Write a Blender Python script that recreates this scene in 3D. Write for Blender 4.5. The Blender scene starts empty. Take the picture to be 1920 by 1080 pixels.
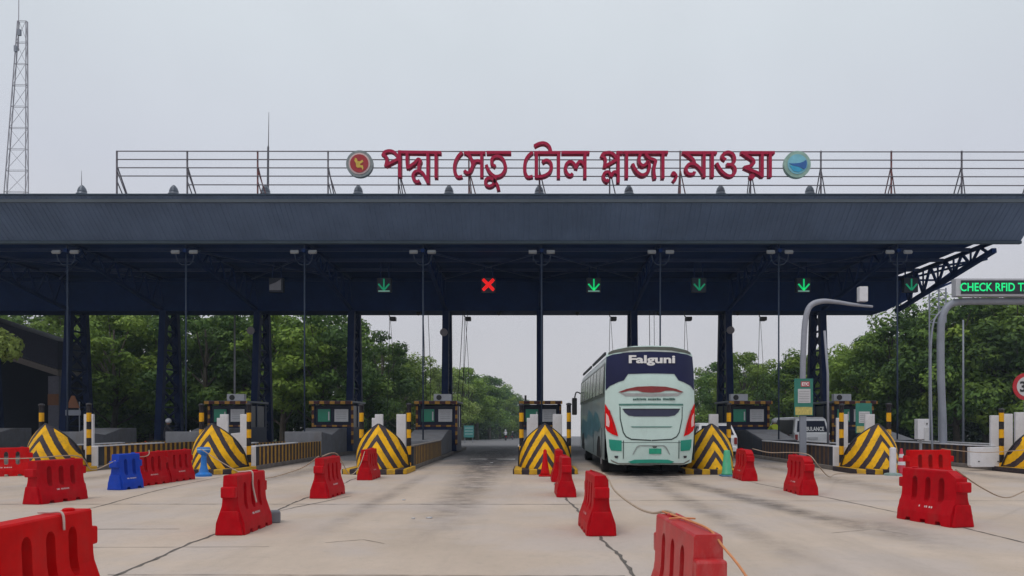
import bpy, bmesh, math, random
from mathutils import Vector, Matrix, Euler
rnd = random.Random(7)
SC = bpy.context.scene
COL = SC.collection
F, H, CX, HY = 1387.0, 1.5, 1000.0, 793.0      # focal length (px of a 1920 frame), eye height, principal point

# ------------------------------------------------------------------ camera, world, sun, exposure
cam = bpy.data.cameras.new('camera'); co = bpy.data.objects.new('camera', cam); COL.objects.link(co)
cam.sensor_width = 36; cam.lens = F / 1920 * 36
co.location = (0, 0, H); co.rotation_euler = (math.radians(90), 0, 0)
cam.shift_x = -(CX - 960) / 1920; cam.shift_y = (HY - 540) / 1920
cam.clip_start = 0.1; cam.clip_end = 5000
SC.camera = co
SUN_EL, SUN_AZ = 62, 215
w = bpy.data.worlds.new('World'); SC.world = w; w.use_nodes = True
nt = w.node_tree; nt.nodes.clear()
out = nt.nodes.new('ShaderNodeOutputWorld'); bg = nt.nodes.new('ShaderNodeBackground')
sky = nt.nodes.new('ShaderNodeTexSky'); sky.sky_type = 'NISHITA'; sky.sun_disc = False
sky.sun_elevation = math.radians(SUN_EL); sky.sun_rotation = math.radians(SUN_AZ)
sky.dust_density = 4; sky.air_density = 1.2
tc = nt.nodes.new('ShaderNodeTexCoord'); sep = nt.nodes.new('ShaderNodeSeparateXYZ')
nt.links.new(tc.outputs['Generated'], sep.inputs[0])
ramp = nt.nodes.new('ShaderNodeValToRGB'); cr = ramp.color_ramp      # an even cloud deck: pinkish low down, blue-grey above
cr.elements[0].position = 0.0; cr.elements[0].color = (6.3, 6.2, 6.45, 1)
cr.elements[1].position = 1.0; cr.elements[1].color = (8.6, 8.9, 9.2, 1)
e = cr.elements.new(0.16); e.color = (6.4, 6.35, 6.8, 1)
e = cr.elements.new(0.30); e.color = (6.5, 6.75, 7.5, 1)
e = cr.elements.new(0.45); e.color = (7.0, 7.5, 8.0, 1)
nt.links.new(sep.outputs[2], ramp.inputs[0])
nz = nt.nodes.new('ShaderNodeTexNoise'); nz.inputs['Scale'].default_value = 2.6; nz.inputs['Detail'].default_value = 5
nt.links.new(tc.outputs['Generated'], nz.inputs['Vector'])
mr = nt.nodes.new('ShaderNodeMapRange'); mr.inputs[1].default_value = .3; mr.inputs[2].default_value = .7
mr.inputs[3].default_value = .95; mr.inputs[4].default_value = 1.05
nt.links.new(nz.outputs[0], mr.inputs[0])
mul = nt.nodes.new('ShaderNodeVectorMath'); mul.operation = 'SCALE'
nt.links.new(ramp.outputs[0], mul.inputs[0]); nt.links.new(mr.outputs[0], mul.inputs['Scale'])
mx = nt.nodes.new('ShaderNodeMix'); mx.data_type = 'RGBA'; mx.inputs[0].default_value = 0.93
nt.links.new(sky.outputs[0], mx.inputs[6]); nt.links.new(mul.outputs[0], mx.inputs[7])
nt.links.new(mx.outputs[2], bg.inputs[0]); bg.inputs[1].default_value = 0.10
nt.links.new(bg.outputs[0], out.inputs[0])
sl = bpy.data.lights.new('sun', 'SUN'); sl.energy = 1.0; sl.angle = math.radians(16); sl.color = (1, .96, .9)
so = bpy.data.objects.new('sun', sl); COL.objects.link(so)
az, el = math.radians(SUN_AZ), math.radians(SUN_EL)
sd = Vector((math.sin(az) * math.cos(el), math.cos(az) * math.cos(el), math.sin(el)))
so.rotation_euler = (-sd).to_track_quat('-Z', 'Y').to_euler(); so.location = (0, 0, 60)
vs = SC.view_settings; vs.view_transform = 'Standard'; vs.look = 'None'; vs.gamma = 1; vs.exposure = 0.0
SC.cycles.use_denoising = True
SC.cycles.max_bounces = 6; SC.cycles.transparent_max_bounces = 24

# ------------------------------------------------------------------ helpers
def P(x, y, Y):                       # pixel -> point at distance Y
    return Vector(((x - CX) * Y / F, Y, H + (HY - y) * Y / F))
def G(x, y):                          # pixel -> point on the flat ground
    Y = F * H / (y - HY); return Vector(((x - CX) * Y / F, Y, 0))
def gz(Y):                            # ground level: the road falls gently away beyond the plaza
    return 0 if Y < 46 else -(Y - 46) * 0.018

def nodemat(name):
    m = bpy.data.materials.new(name); m.use_nodes = True
    return m, m.node_tree, m.node_tree.nodes['Principled BSDF']
MATS = {}
def M(name, col, rough=.6, metal=0, var=.12, vscale=6, bump=0, bscale=40, emit=0, spec=.5, dirt=0, coat=0, dcol=None):
    if name in MATS: return MATS[name]
    m, t, b = nodemat(name)
    b.inputs['Roughness'].default_value = rough; b.inputs['Metallic'].default_value = metal
    b.inputs['Specular IOR Level'].default_value = spec
    if coat: b.inputs['Coat Weight'].default_value = coat
    c = (col[0], col[1], col[2], 1)
    if var or dirt:
        n = t.nodes.new('ShaderNodeTexNoise'); n.inputs['Scale'].default_value = vscale; n.inputs['Detail'].default_value = 6
        n.inputs['Roughness'].default_value = .65
        g = t.nodes.new('ShaderNodeTexCoord'); t.links.new(g.outputs['Object'], n.inputs['Vector'])
        r = t.nodes.new('ShaderNodeMapRange'); r.inputs[1].default_value = .3; r.inputs[2].default_value = .7
        r.inputs[3].default_value = 1 - var; r.inputs[4].default_value = 1 + var
        t.links.new(n.outputs[0], r.inputs[0])
        v = t.nodes.new('ShaderNodeVectorMath'); v.operation = 'SCALE'; v.inputs[0].default_value = col
        t.links.new(r.outputs[0], v.inputs['Scale']); last = v.outputs[0]
        if dirt:
            n2 = t.nodes.new('ShaderNodeTexNoise'); n2.inputs['Scale'].default_value = vscale * .5; n2.inputs['Detail'].default_value = 8
            n2.inputs['Roughness'].default_value = .75
            mp = t.nodes.new('ShaderNodeMapping'); mp.inputs['Scale'].default_value = (1, 1, .35); mp.inputs['Location'].default_value = (3, 7, 1)
            t.links.new(g.outputs['Object'], mp.inputs[0]); t.links.new(mp.outputs[0], n2.inputs['Vector'])
            r2 = t.nodes.new('ShaderNodeMapRange'); r2.inputs[1].default_value = .5; r2.inputs[2].default_value = .68; r2.inputs[4].default_value = dirt
            t.links.new(n2.outputs[0], r2.inputs[0])
            q = t.nodes.new('ShaderNodeMix'); q.data_type = 'RGBA'; q.inputs[7].default_value = (*(dcol or (.12, .095, .075)), 1)
            t.links.new(r2.outputs[0], q.inputs[0]); t.links.new(last, q.inputs[6]); last = q.outputs[2]
        t.links.new(last, b.inputs['Base Color'])
        if bump:
            n3 = t.nodes.new('ShaderNodeTexNoise'); n3.inputs['Scale'].default_value = bscale; n3.inputs['Detail'].default_value = 4
            t.links.new(g.outputs['Object'], n3.inputs['Vector'])
            bp = t.nodes.new('ShaderNodeBump'); bp.inputs['Strength'].default_value = bump; bp.inputs['Distance'].default_value = .01
            t.links.new(n3.outputs[0], bp.inputs['Height']); t.links.new(bp.outputs[0], b.inputs['Normal'])
    else:
        b.inputs['Base Color'].default_value = c
    if emit:
        b.inputs['Emission Color'].default_value = c; b.inputs['Emission Strength'].default_value = emit
    MATS[name] = m; return m

class MB:
    def __init__(s): s.v = []; s.f = []; s.uv = {}
    def add(s, vs, fs):
        o = len(s.v); s.v += [tuple(v) for v in vs]; s.f += [tuple(i + o for i in f) for f in fs]; return o
    def box(s, x0, x1, y0, y1, z0, z1):
        s.add([(x0,y0,z0),(x1,y0,z0),(x1,y1,z0),(x0,y1,z0),(x0,y0,z1),(x1,y0,z1),(x1,y1,z1),(x0,y1,z1)],
              [(0,3,2,1),(4,5,6,7),(0,1,5,4),(1,2,6,5),(2,3,7,6),(3,0,4,7)]); return s
    def bar(s, p, q, a, b=None, up=(0, 0, 1)):        # rectangular bar a wide, b tall
        b = a if b is None else b
        p, q = Vector(p), Vector(q); d = (q - p).normalized(); u = Vector(up)
        if abs(d.dot(u)) > .98: u = Vector((0, 1, 0))
        sx = d.cross(u).normalized(); sy = sx.cross(d).normalized()
        vs = [c + sx * i * a / 2 + sy * j * b / 2 for c in (p, q) for i, j in ((-1,-1),(1,-1),(1,1),(-1,1))]
        s.add(vs, [(0,1,2,3),(7,6,5,4),(0,4,5,1),(1,5,6,2),(2,6,7,3),(3,7,4,0)]); return s
    def tube(s, pts, r, n=8, cap=True):
        pts = [Vector(p) for p in pts]; rs = r if isinstance(r, (list, tuple)) else [r] * len(pts)
        base = len(s.v); ref = None
        for i, p in enumerate(pts):
            d = (pts[min(i+1, len(pts)-1)] - pts[max(i-1, 0)]).normalized()
            if ref is None:
                ref = Vector((0, 0, 1)) if abs(d.z) < .9 else Vector((1, 0, 0))
            sx = d.cross(ref).normalized(); ref = sx.cross(d).normalized()
            for k in range(n):
                a = 2 * math.pi * k / n; s.v.append(tuple(p + (sx * math.cos(a) + ref * math.sin(a)) * rs[i]))
        for i in range(len(pts) - 1):
            for k in range(n):
                a, b = base + i * n + k, base + i * n + (k + 1) % n; s.f.append((a, b, b + n, a + n))
        if cap:
            s.f.append(tuple(base + k for k in range(n))[::-1]); s.f.append(tuple(base + (len(pts)-1)*n + k for k in range(n)))
        return s
    def lathe(s, prof, c=(0, 0, 0), n=20):            # prof: (r, z)
        base = len(s.v); c = Vector(c)
        for r, z in prof:
            for k in range(n):
                a = 2 * math.pi * k / n; s.v.append((c.x + r*math.cos(a), c.y + r*math.sin(a), c.z + z))
        for i in range(len(prof) - 1):
            for k in range(n):
                a, b = base + i*n + k, base + i*n + (k+1) % n; s.f.append((a, b, b+n, a+n))
        s.f.append(tuple(base + k for k in range(n))[::-1]); s.f.append(tuple(base + (len(prof)-1)*n + k for k in range(n)))
        return s
    def prism(s, poly, a, b, axis='y'):               # polygon in the other two axes
        n = len(poly); mp = {'y': lambda u, v, w: (u, w, v), 'x': lambda u, v, w: (w, u, v), 'z': lambda u, v, w: (u, v, w)}[axis]
        s.add([mp(u, v, a) for u, v in poly] + [mp(u, v, b) for u, v in poly],
              [tuple(range(n)), tuple(range(n, 2*n))[::-1]] + [(i, i+n, (i+1) % n + n, (i+1) % n) for i in range(n)]); return s
    def build(s, name, mat, parent=None, smooth=False, bevel=0, fix=True):
        me = bpy.data.meshes.new(name); me.from_pydata(s.v, [], s.f)
        if fix:
            bm = bmesh.new(); bm.from_mesh(me); bmesh.ops.recalc_face_normals(bm, faces=bm.faces); bm.to_mesh(me); bm.free()
        for m in (mat if isinstance(mat, (list, tuple)) else [mat]): me.materials.append(m)
        if smooth: me.polygons.foreach_set('use_smooth', [True] * len(me.polygons))
        o = bpy.data.objects.new(name, me); COL.objects.link(o)
        if parent: o.parent = parent
        if bevel:
            b = o.modifiers.new('bevel', 'BEVEL'); b.width = bevel; b.segments = 2; b.limit_method = 'ANGLE'; b.angle_limit = .6
        return o
def tag(o, label=None, cat=None, group=None, kind=None):
    if label: o['label'] = label
    if cat: o['category'] = cat
    if group: o['group'] = group
    if kind: o['kind'] = kind
    return o
def empty(name, loc, label, cat, group=None, rz=0):
    o = bpy.data.objects.new(name, None); COL.objects.link(o); o.location = loc; o.rotation_euler = (0, 0, rz)
    o.empty_display_size = .2
    return tag(o, label, cat, group)
def dup(root, loc, rz=0, label=None, scale=None):
    def cp(o, par):
        c = o.copy(); COL.objects.link(c)
        if par: c.parent = par
        for ch in o.children: cp(ch, c)
        return c
    r = cp(root, None); r.location = loc; r.rotation_euler = (0, 0, rz)
    if label: r['label'] = label
    if scale: r.scale = scale
    return r
def text(name, body, size, mat, parent, loc, rot=(math.pi/2, 0, 0), ext=.01, off=0, width=None, height=None):
    c = bpy.data.curves.new(name, 'FONT'); c.body = body; c.size = size; c.extrude = ext; c.offset = off
    c.align_x = 'CENTER'; c.align_y = 'CENTER'; c.resolution_u = 3
    t = bpy.data.objects.new('tmp', c); COL.objects.link(t); bpy.context.view_layer.update()
    me = bpy.data.meshes.new_from_object(t.evaluated_get(bpy.context.evaluated_depsgraph_get()))
    COL.objects.unlink(t); bpy.data.objects.remove(t)
    xs = [v.co.x for v in me.vertices]; ys = [v.co.y for v in me.vertices]
    mxx, mnx, mxy, mny = max(xs), min(xs), max(ys), min(ys)
    sx = width / (mxx - mnx) if width else 1; sy = height / (mxy - mny) if height else sx
    for v in me.vertices:
        v.co.x = (v.co.x - (mxx + mnx) / 2) * sx; v.co.y = (v.co.y - (mxy + mny) / 2) * sy
    me.materials.clear(); me.materials.append(mat); me.name = name
    o = bpy.data.objects.new(name, me); COL.objects.link(o); o.parent = parent; o.location = loc; o.rotation_euler = rot
    return o
def stroke_mesh(mb, pts, wd, y0, y1):                 # a thick polyline in the XZ plane, extruded from y0 to y1
    pts = [Vector(p) for p in pts]; n = len(pts); L = []; R = []
    for i, p in enumerate(pts):
        d = (pts[min(i+1, n-1)] - pts[max(i-1, 0)]).normalized(); k = Vector((-d.y, d.x)) * wd / 2
        e = d * wd * .12 * ((-1 if i == 0 else 1) if i in (0, n-1) else 0)
        L.append(p + k + e); R.append(p - k + e)
    b = len(mb.v)
    for yy in (y0, y1):
        for i in range(n): mb.v.append((L[i].x, yy, L[i].y)); mb.v.append((R[i].x, yy, R[i].y))
    m = 2 * n
    for i in range(n - 1):
        a = b + 2 * i
        mb.f += [(a, a+2, a+3, a+1), (a+m, a+1+m, a+3+m, a+2+m), (a, a+m, a+2+m, a+2), (a+1, a+3, a+3+m, a+1+m)]
    mb.f += [(b, b+1, b+1+m, b+m), (b+m-2, b+2*m-2, b+2*m-1, b+m-1)]
def smooth_pts(pts, k=4):
    if len(pts) < 3: return pts
    r = []; q = [pts[0]] + list(pts) + [pts[-1]]
    for i in range(1, len(q) - 2):
        p0, p1, p2, p3 = [Vector(a) for a in q[i-1:i+3]]
        for j in range(k):
            t = j / k
            r.append(tuple(.5 * ((2*p1) + (-p0+p2)*t + (2*p0-5*p1+4*p2-p3)*t*t + (-p0+3*p1-3*p2+p3)*t**3)))
    r.append(tuple(pts[-1])); return r

# ------------------------------------------------------------------ materials
navy = M('navy_steel', (.006, .023, .095), .6, spec=.08, var=.2, vscale=1.5)
column_m = M('column_navy', (.006, .016, .062), .6, spec=.12, var=.2, vscale=1.5)
navy_dark = M('navy_ceiling', (.008, .030, .12), .7, spec=.05, var=.2, vscale=.8)
greysteel = M('grey_steel', (.22, .24, .29), .45, var=.1, vscale=3)
white_p = M('white_paint', (.62, .62, .66), .5, var=.08, vscale=5, dirt=.35)
yellow = M('yellow_paint', (.62, .36, .012), .5, var=.15, vscale=6, dirt=.5)
black = M('black_paint', (.018, .018, .025), .5, var=.25, vscale=6, dirt=.3)
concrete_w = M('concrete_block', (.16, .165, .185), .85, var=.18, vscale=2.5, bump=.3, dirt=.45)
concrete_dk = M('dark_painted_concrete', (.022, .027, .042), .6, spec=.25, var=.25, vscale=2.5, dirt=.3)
red_pl = M('red_plastic', (.43, .0018, .008), .5, var=.14, vscale=7, dirt=.28, spec=.09, dcol=(.22, .06, .05))
red_br = M('bright_red_plastic', (.52, .0015, .003), .5, var=.12, vscale=6, dirt=.2, dcol=(.3, .06, .05), spec=.09)
red_glare = M('glare_red_plastic', (.44, .014, .018), .4, var=.12, vscale=7, dirt=.5, spec=.5, dcol=(.42, .2, .18))  # paler pinkish red: sky glare put into the colour, with dust
blue_pl = M('blue_plastic', (.006, .05, .42), .5, spec=.2, var=.12, vscale=7, dirt=.12)
rubber = M('rubber', (.012, .012, .014), .8, var=.2)
rope_m = M('rope', (.36, .27, .20), .9, var=.2, vscale=20)
glass_dk = M('dark_glass', (.006, .010, .03), .3, var=0, spec=.2)
orange_rope = M('orange_rope', (.55, .22, .09), .8, var=.2, vscale=20)
lgrey = M('light_grey_metal', (.42, .43, .47), .4, var=.1, vscale=4)
green_pn = M('green_panel', (.01, .22, .13), .4, var=.1)
white_sheet = M('white_sheet', (.5, .5, .52), .6, var=.08)

def ground_mat():
    m, t, b = nodemat('concrete_pavement'); N = t.nodes; L = t.links
    g = N.new('ShaderNodeTexCoord'); s = N.new('ShaderNodeSeparateXYZ'); L.new(g.outputs['Object'], s.inputs[0])
    def noise(scale, det=6, ro=.6, sc=(1, 1, 1), loc=(0, 0, 0)):
        mp = N.new('ShaderNodeMapping'); mp.inputs['Scale'].default_value = sc; mp.inputs['Location'].default_value = loc
        L.new(g.outputs['Object'], mp.inputs[0]); n = N.new('ShaderNodeTexNoise'); n.inputs['Scale'].default_value = scale
        n.inputs['Detail'].default_value = det; n.inputs['Roughness'].default_value = ro; L.new(mp.outputs[0], n.inputs['Vector']); return n.outputs[0]
    def rng(x, a, b_, c, d):
        r = N.new('ShaderNodeMapRange'); r.inputs[1].default_value = a; r.inputs[2].default_value = b_
        r.inputs[3].default_value = c; r.inputs[4].default_value = d; L.new(x, r.inputs[0]); return r.outputs[0]
    def mix(fac, c1, c2, mode='MIX'):
        q = N.new('ShaderNodeMix'); q.data_type = 'RGBA'; q.blend_type = mode
        if isinstance(fac, float): q.inputs[0].default_value = fac
        else: L.new(fac, q.inputs[0])
        for i, c in ((6, c1), (7, c2)):
            if isinstance(c, tuple): q.inputs[i].default_value = (*c, 1)
            else: L.new(c, q.inputs[i])
        return q.outputs[2]
    base = mix(rng(noise(.35, 5), .35, .65, 0, 1), (.455, .365, .295), (.54, .44, .365))
    base = mix(rng(noise(1.4, 8, .7, (1, .45, 1)), .42, .68, 0, .55), base, (.42, .345, .285))
    base = mix(rng(noise(.55, 4, .6, (1, 1, 1), (9, 4, 2)), .45, .6, 0, .6), base, (.46, .40, .375))
    base = mix(rng(noise(9, 6, .7), .5, .75, 0, .35), base, (.35, .29, .24))
    base = mix(rng(noise(.8, 6, .7, (1, .12, 1), (5, 2, 0)), .52, .72, 0, .45), base, (.33, .275, .24))   # wheel-worn streaks along the lanes
    base = mix(rng(noise(55, 4, .6), .56, .72, 0, .45), base, (.24, .21, .18))
    base = mix(rng(noise(3.2, 9, .78, (1, 1, 1), (2, 9, 4)), .57, .66, 0, .4), base, (.36, .31, .27))
    sm = N.new('ShaderNodeMath'); sm.operation = 'ADD'; L.new(s.outputs[1], sm.inputs[0])
    L.new(rng(noise(.25, 4), .3, .7, -2.5, 2.5), sm.inputs[1])
    far = rng(sm.outputs[0], 25.5, 30, 0, 1)
    asph = mix(rng(noise(2.5, 7), .35, .7, 0, 1), (.17, .165, .175), (.12, .12, .13))
    base = mix(far, base, asph)
    L.new(base, b.inputs['Base Color']); b.inputs['Roughness'].default_value = .88
    b.inputs['Specular IOR Level'].default_value = .3
    bp = N.new('ShaderNodeBump'); bp.inputs['Strength'].default_value = .35; bp.inputs['Distance'].default_value = .006
    L.new(noise(45, 5, .7), bp.inputs['Height']); L.new(bp.outputs[0], b.inputs['Normal'])
    return m

# ------------------------------------------------------------------ setting: ground, joints, stains, bus shade
ys = [-30, 46, 60, 100, 200, 500, 1500, 4000]
mb = MB(); xs = [-3000, -300, -60, 0, 60, 300, 3000]
for y in ys:
    for x in xs: mb.v.append((x, y, gz(y)))
n = len(xs)
for i in range(len(ys) - 1):
    for j in range(n - 1): a = i*n + j; mb.f.append((a, a+1, a+1+n, a+n))
tag(mb.build('ground', ground_mat()), kind='structure')

grassm = M('verge_grass', (.045, .075, .02), .95, var=.4, vscale=1.2, bump=.5, bscale=8)
for sgn, e0, e1 in ((-1, -11, -6), (1, 23, 26)):
    mb = MB()
    pts = [(52, -23 if sgn < 0 else 22), (80, -17 if sgn < 0 else 21), (130, -14 if sgn < 0 else 22), (220, -10 if sgn < 0 else 30), (400, -6 if sgn < 0 else 50)]
    for y, x in pts: mb.v.append((x, y, gz(y) + .03)); mb.v.append((sgn * 160, y, gz(y) + .03))
    for i in range(len(pts) - 1): a = 2*i; mb.f.append((a, a+1, a+3, a+2))
    tag(mb.build('grass_verge', grassm), kind='structure')

joint_m = M('joint_filler', (.11, .095, .085), .95, var=.4, vscale=6)
def joint(pts, wd, z=.004, name='pavement_joint', jag=.25):
    r = random.Random(len(pts) * 31 + int(wd * 1000)); out = []
    for a, b in zip(pts[:-1], pts[1:]):
        a, b = Vector(a), Vector(b); k = max(2, int((b - a).length / .12))
        for i in range(k): out.append(a.lerp(b, i / k))
    out.append(Vector(pts[-1])); mb = MB(); wl = 0
    for i, p in enumerate(out):
        d = out[min(i+1, len(out)-1)] - out[max(i-1, 0)]; nn = Vector((-d.y, d.x, 0)).normalized()
        wl = wl * .8 + r.uniform(-1, 1) * wd * jag
        ww = wd * r.uniform(.45, 1.3) / 2; p = Vector((p.x, p.y, z))
        mb.v.append(tuple(p + nn * (ww + wl))); mb.v.append(tuple(p + nn * (-ww + wl)))
    for i in range(len(out) - 1): a = 2*i; mb.f.append((a, a+1, a+3, a+2))
    return tag(mb.build(name, joint_m), kind='structure')
joint([G(1210, 1095), G(1165, 1045), G(1130, 1012), G(1088, 963), G(1069, 940), G(1040, 905)], .045, jag=.4)
joint([G(150, 1110), G(220, 1080), G(360, 1018), G(500, 965), G(640, 908), G(690, 888)], .045, jag=.35)
joint([G(0, 985), G(177, 952), G(300, 918), G(417, 894), G(450, 888)], .035)
joint([G(1920, 1018), G(1800, 988), G(1692, 963), G(1545, 932), G(1422, 907), G(1345, 890)], .035)
joint([(-16, 13.6, 0), (-6, 13.65, 0), (1.0, 13.62, 0)], .03, .0045)
joint([(1.3, 14.3, 0), (6, 14.2, 0), (15, 14.3, 0)], .022, .0045)
joint([(-5.5, 8.9, 0), (-3.2, 8.95, 0)], .012)
joint([G(480, 968), G(560, 950), G(660, 930)], .03, .005, 'pavement_crack', .5)
joint([(-4.2, 7.3, 0), (0.9, 7.25, 0)], .014)
joint([(-.2, 21.0, 0), (6, 21.05, 0)], .02)
joint([(1.3, 6.9, 0), (5, 6.95, 0), (9, 6.9, 0)], .014)
joint([(-9.0, 10.4, 0), (-5.0, 10.45, 0)], .02)
joint([G(1560, 1000), G(1640, 992), G(1700, 1003)], .012, jag=.8, name='pavement_crack')
joint([G(610, 1018), G(680, 1012), G(720, 1020)], .014, jag=.9, name='pavement_crack')
joint([G(1400, 945), G(1480, 942)], .012, jag=.7, name='pavement_crack')
# stop line beyond the booths' approach
mb = MB()
for x0, x1 in ((-2.6, -1.9), (-1.55, -.75)): mb.add([(x0, 30.2, .005), (x1, 30.2, .005), (x1, 31.0, .005), (x0, 31.0, .005)], [(0, 1, 2, 3)])
tag(mb.build('stop_line', M('road_marking', (.6, .6, .6), .8, dirt=.5, vscale=3)), kind='structure')
# oil and tyre stains, painted bus shade: thin dark films with ragged outlines
stain_shade_m, t_, b_ = nodemat('oil_stain_and_shade')
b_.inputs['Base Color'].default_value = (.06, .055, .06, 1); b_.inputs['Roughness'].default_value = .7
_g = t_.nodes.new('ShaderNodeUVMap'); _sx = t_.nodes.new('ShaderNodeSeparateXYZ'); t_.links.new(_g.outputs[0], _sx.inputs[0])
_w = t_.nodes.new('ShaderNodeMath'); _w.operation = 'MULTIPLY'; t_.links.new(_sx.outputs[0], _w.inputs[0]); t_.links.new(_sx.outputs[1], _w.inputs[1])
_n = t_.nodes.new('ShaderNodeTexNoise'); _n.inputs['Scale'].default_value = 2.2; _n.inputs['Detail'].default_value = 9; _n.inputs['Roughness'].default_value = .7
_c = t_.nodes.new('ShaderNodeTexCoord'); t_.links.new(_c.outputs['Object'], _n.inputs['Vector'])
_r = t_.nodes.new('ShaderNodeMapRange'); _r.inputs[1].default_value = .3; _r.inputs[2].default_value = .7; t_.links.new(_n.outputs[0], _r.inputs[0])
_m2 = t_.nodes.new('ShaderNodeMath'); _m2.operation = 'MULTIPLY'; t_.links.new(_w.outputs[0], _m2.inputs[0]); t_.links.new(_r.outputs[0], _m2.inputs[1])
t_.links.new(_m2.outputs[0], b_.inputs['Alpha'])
STN = [0]
def stain_and_shade(path, wd, dens, name='tyre_stain_and_shade', z=.0055):
    STN[0] += 1; z = .0054 + STN[0] * .0006
    n = len(path); me = bpy.data.meshes.new(name); vs = []; uv = []; fs = []
    cols = 11
    for i, (x, y) in enumerate(path):
        e = math.sin(math.pi * i / (n - 1)) ** 1.2
        for k in range(cols):
            u = k / (cols - 1); vs.append((x + (u - .5) * wd, y, z)); uv.append((math.sin(math.pi * u) ** 1.7, e * dens))
    for i in range(n - 1):
        for k in range(cols - 1): a = i*cols + k; fs.append((a, a+1, a+1+cols, a+cols))
    me.from_pydata(vs, [], fs); l = me.uv_layers.new(name='UVMap')
    for p in me.polygons:
        for li in p.loop_indices: l.data[li].uv = uv[me.loops[li].vertex_index]
    me.materials.append(stain_shade_m); o = bpy.data.objects.new(name, me); COL.objects.link(o); tag(o, kind='structure')
def line(x0, y0, x1, y1, n=12): return [(x0 + (x1-x0)*i/n, y0 + (y1-y0)*i/n) for i in range(n+1)]
stain_and_shade(line(-1.5, 17, -1.9, 46), 2.4, .95)
stain_and_shade(line(-1.35, 8, -1.6, 26), 1.5, .45, z=.0075)
stain_and_shade(line(3.3, 19, 3.3, 32), 2.9, 1.6, z=.0075)  # darkens the ground beneath the bus, its shadow painted in
stain_and_shade(line(-2.0, 22, -2.4, 48), 3.2, .7, z=.0065)
stain_and_shade(line(-2.9, 8, -3.1, 24), .6, .3)
stain_and_shade(line(2.9, 6, 3.0, 22), .7, .38)
stain_and_shade(line(4.9, 8, 3.6, 21), .9, .7)
stain_and_shade(line(3.2, 16, 3.3, 26), 2.2, .6)
stain_and_shade(line(-7.0, 15, -7.1, 34), 1.6, .4)
stain_and_shade(line(-11.9, 14, -12.0, 34), 1.6, .35)
stain_and_shade(line(8.0, 12, 7.9, 34), 1.5, .45)
stain_and_shade(line(12.9, 13, 12.9, 34), 1.5, .4)
stain_and_shade(line(5.2, 8.5, 5.0, 12.5), 1.1, .3)

# ------------------------------------------------------------------ canopy
can = empty('toll_canopy', (0, 35, 0), 'wide dark blue toll plaza canopy with ribbed slate roof over the lanes', 'canopy')
CY = 35
roofm = M('slate_roof_metal', (.115, .165, .265), .65, var=.16, vscale=.5, spec=.15, dirt=.05)
XL = -36
XR = 20.42
def fp(x, t, up=0): return (x, 31 - CY - 1.7 * t - up * .63, 9.12 + 1.38 * t - up * .78)     # leans out towards the traffic
mb = MB()
mb.add([fp(XL, 0), fp(XR, 0), fp(XR, 1), fp(XL, 1), fp(XL, 0, -.1), fp(XR, 0, -.1), fp(XR, 1, -.1), fp(XL, 1, -.1)],
       [(0, 1, 2, 3), (4, 7, 6, 5), (0, 4, 5, 1), (1, 5, 6, 2), (2, 6, 7, 3), (3, 7, 4, 0)])
x = XL + .1
while x < XR - .08:
    h_ = .022 * rnd.uniform(.5, 1.2); sl_ = rnd.uniform(-.006, .006)
    a = [fp(x - .035, .02), fp(x + .035, .02), fp(x + .02, .02, h_), fp(x - .02, .02, h_)]
    b = [fp(x - .035 + sl_, .985), fp(x + .035 + sl_, .985), fp(x + .02 + sl_, .985, h_), fp(x - .02 + sl_, .985, h_)]
    mb.add(a + b, [(0, 1, 2, 3), (0, 4, 5, 1), (1, 5, 6, 2), (2, 6, 7, 3), (3, 7, 4, 0)])
    x += .2 + rnd.uniform(-.012, .012)
mb.build('fascia', roofm, can)
mb = MB(); mb.bar(fp(XL, 1.01, -.03), fp(XR, 1.01, -.03), .16, .05); mb.build('fascia_cap', M('ridge_metal', (.04, .06, .09), .5, spec=.2), can)
mb = MB(); mb.add([(XL, 29.4 - CY, 10.4), (XR, 29.4 - CY, 10.4), (XR, 40 - CY, 11.46), (XL, 40 - CY, 11.46), (XL, 29.4 - CY, 10.28), (XR, 29.4 - CY, 10.28), (XR, 40 - CY, 11.34), (XL, 40 - CY, 11.34)],
       [(0, 1, 2, 3), (4, 7, 6, 5), (0, 4, 5, 1), (1, 5, 6, 2), (2, 6, 7, 3), (3, 7, 4, 0)])
x = XL + .3
while x < XR: mb.bar((x, 29.5 - CY, 10.45), (x, 39.9 - CY, 11.49), .05, .05); x += .6
mb.build('roof', M('roof_sheet', (.10, .13, .16), .55, var=.15, vscale=.5), can)
mb = MB(); mb.box(XL, XR, 40 - CY, 44.5 - CY, 11.36, 11.46)
mb.add([(XL, 44.5-CY, 11.45), (XR, 44.5-CY, 11.45), (XR, 50-CY, 9.4), (XL, 50-CY, 9.4)], [(0, 1, 2, 3)])
mb.build('rear_roof', roofm, can)
mb = MB(); mb.box(XL, 20.42, 30.92 - CY, 31.08 - CY, 9.0, 9.115); mb.build('gutter', M('gutter_metal', (.05, .075, .10), .5, spec=.2, var=.15, vscale=1), can)
mb = MB(); mb.box(XL, 19.0, 31.35 - CY, 50 - CY, 9.2, 9.26); mb.build('soffit', navy_dark, can)
# girder across the column line, chamfered right end
mb = MB(); mb.prism([(XL, 7.45), (18.7, 7.45), (20.1, 8.15), (20.1, 9.3), (XL, 9.3)], 39.2 - CY, 40.9 - CY, 'y')
mb.box(XL, 19, 39.1 - CY, 39.2 - CY, 9.0, 9.1); mb.box(XL, 18.7, 39.1 - CY, 39.195 - CY, 7.43, 7.56)
mb.build('girder', navy, can)
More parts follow.
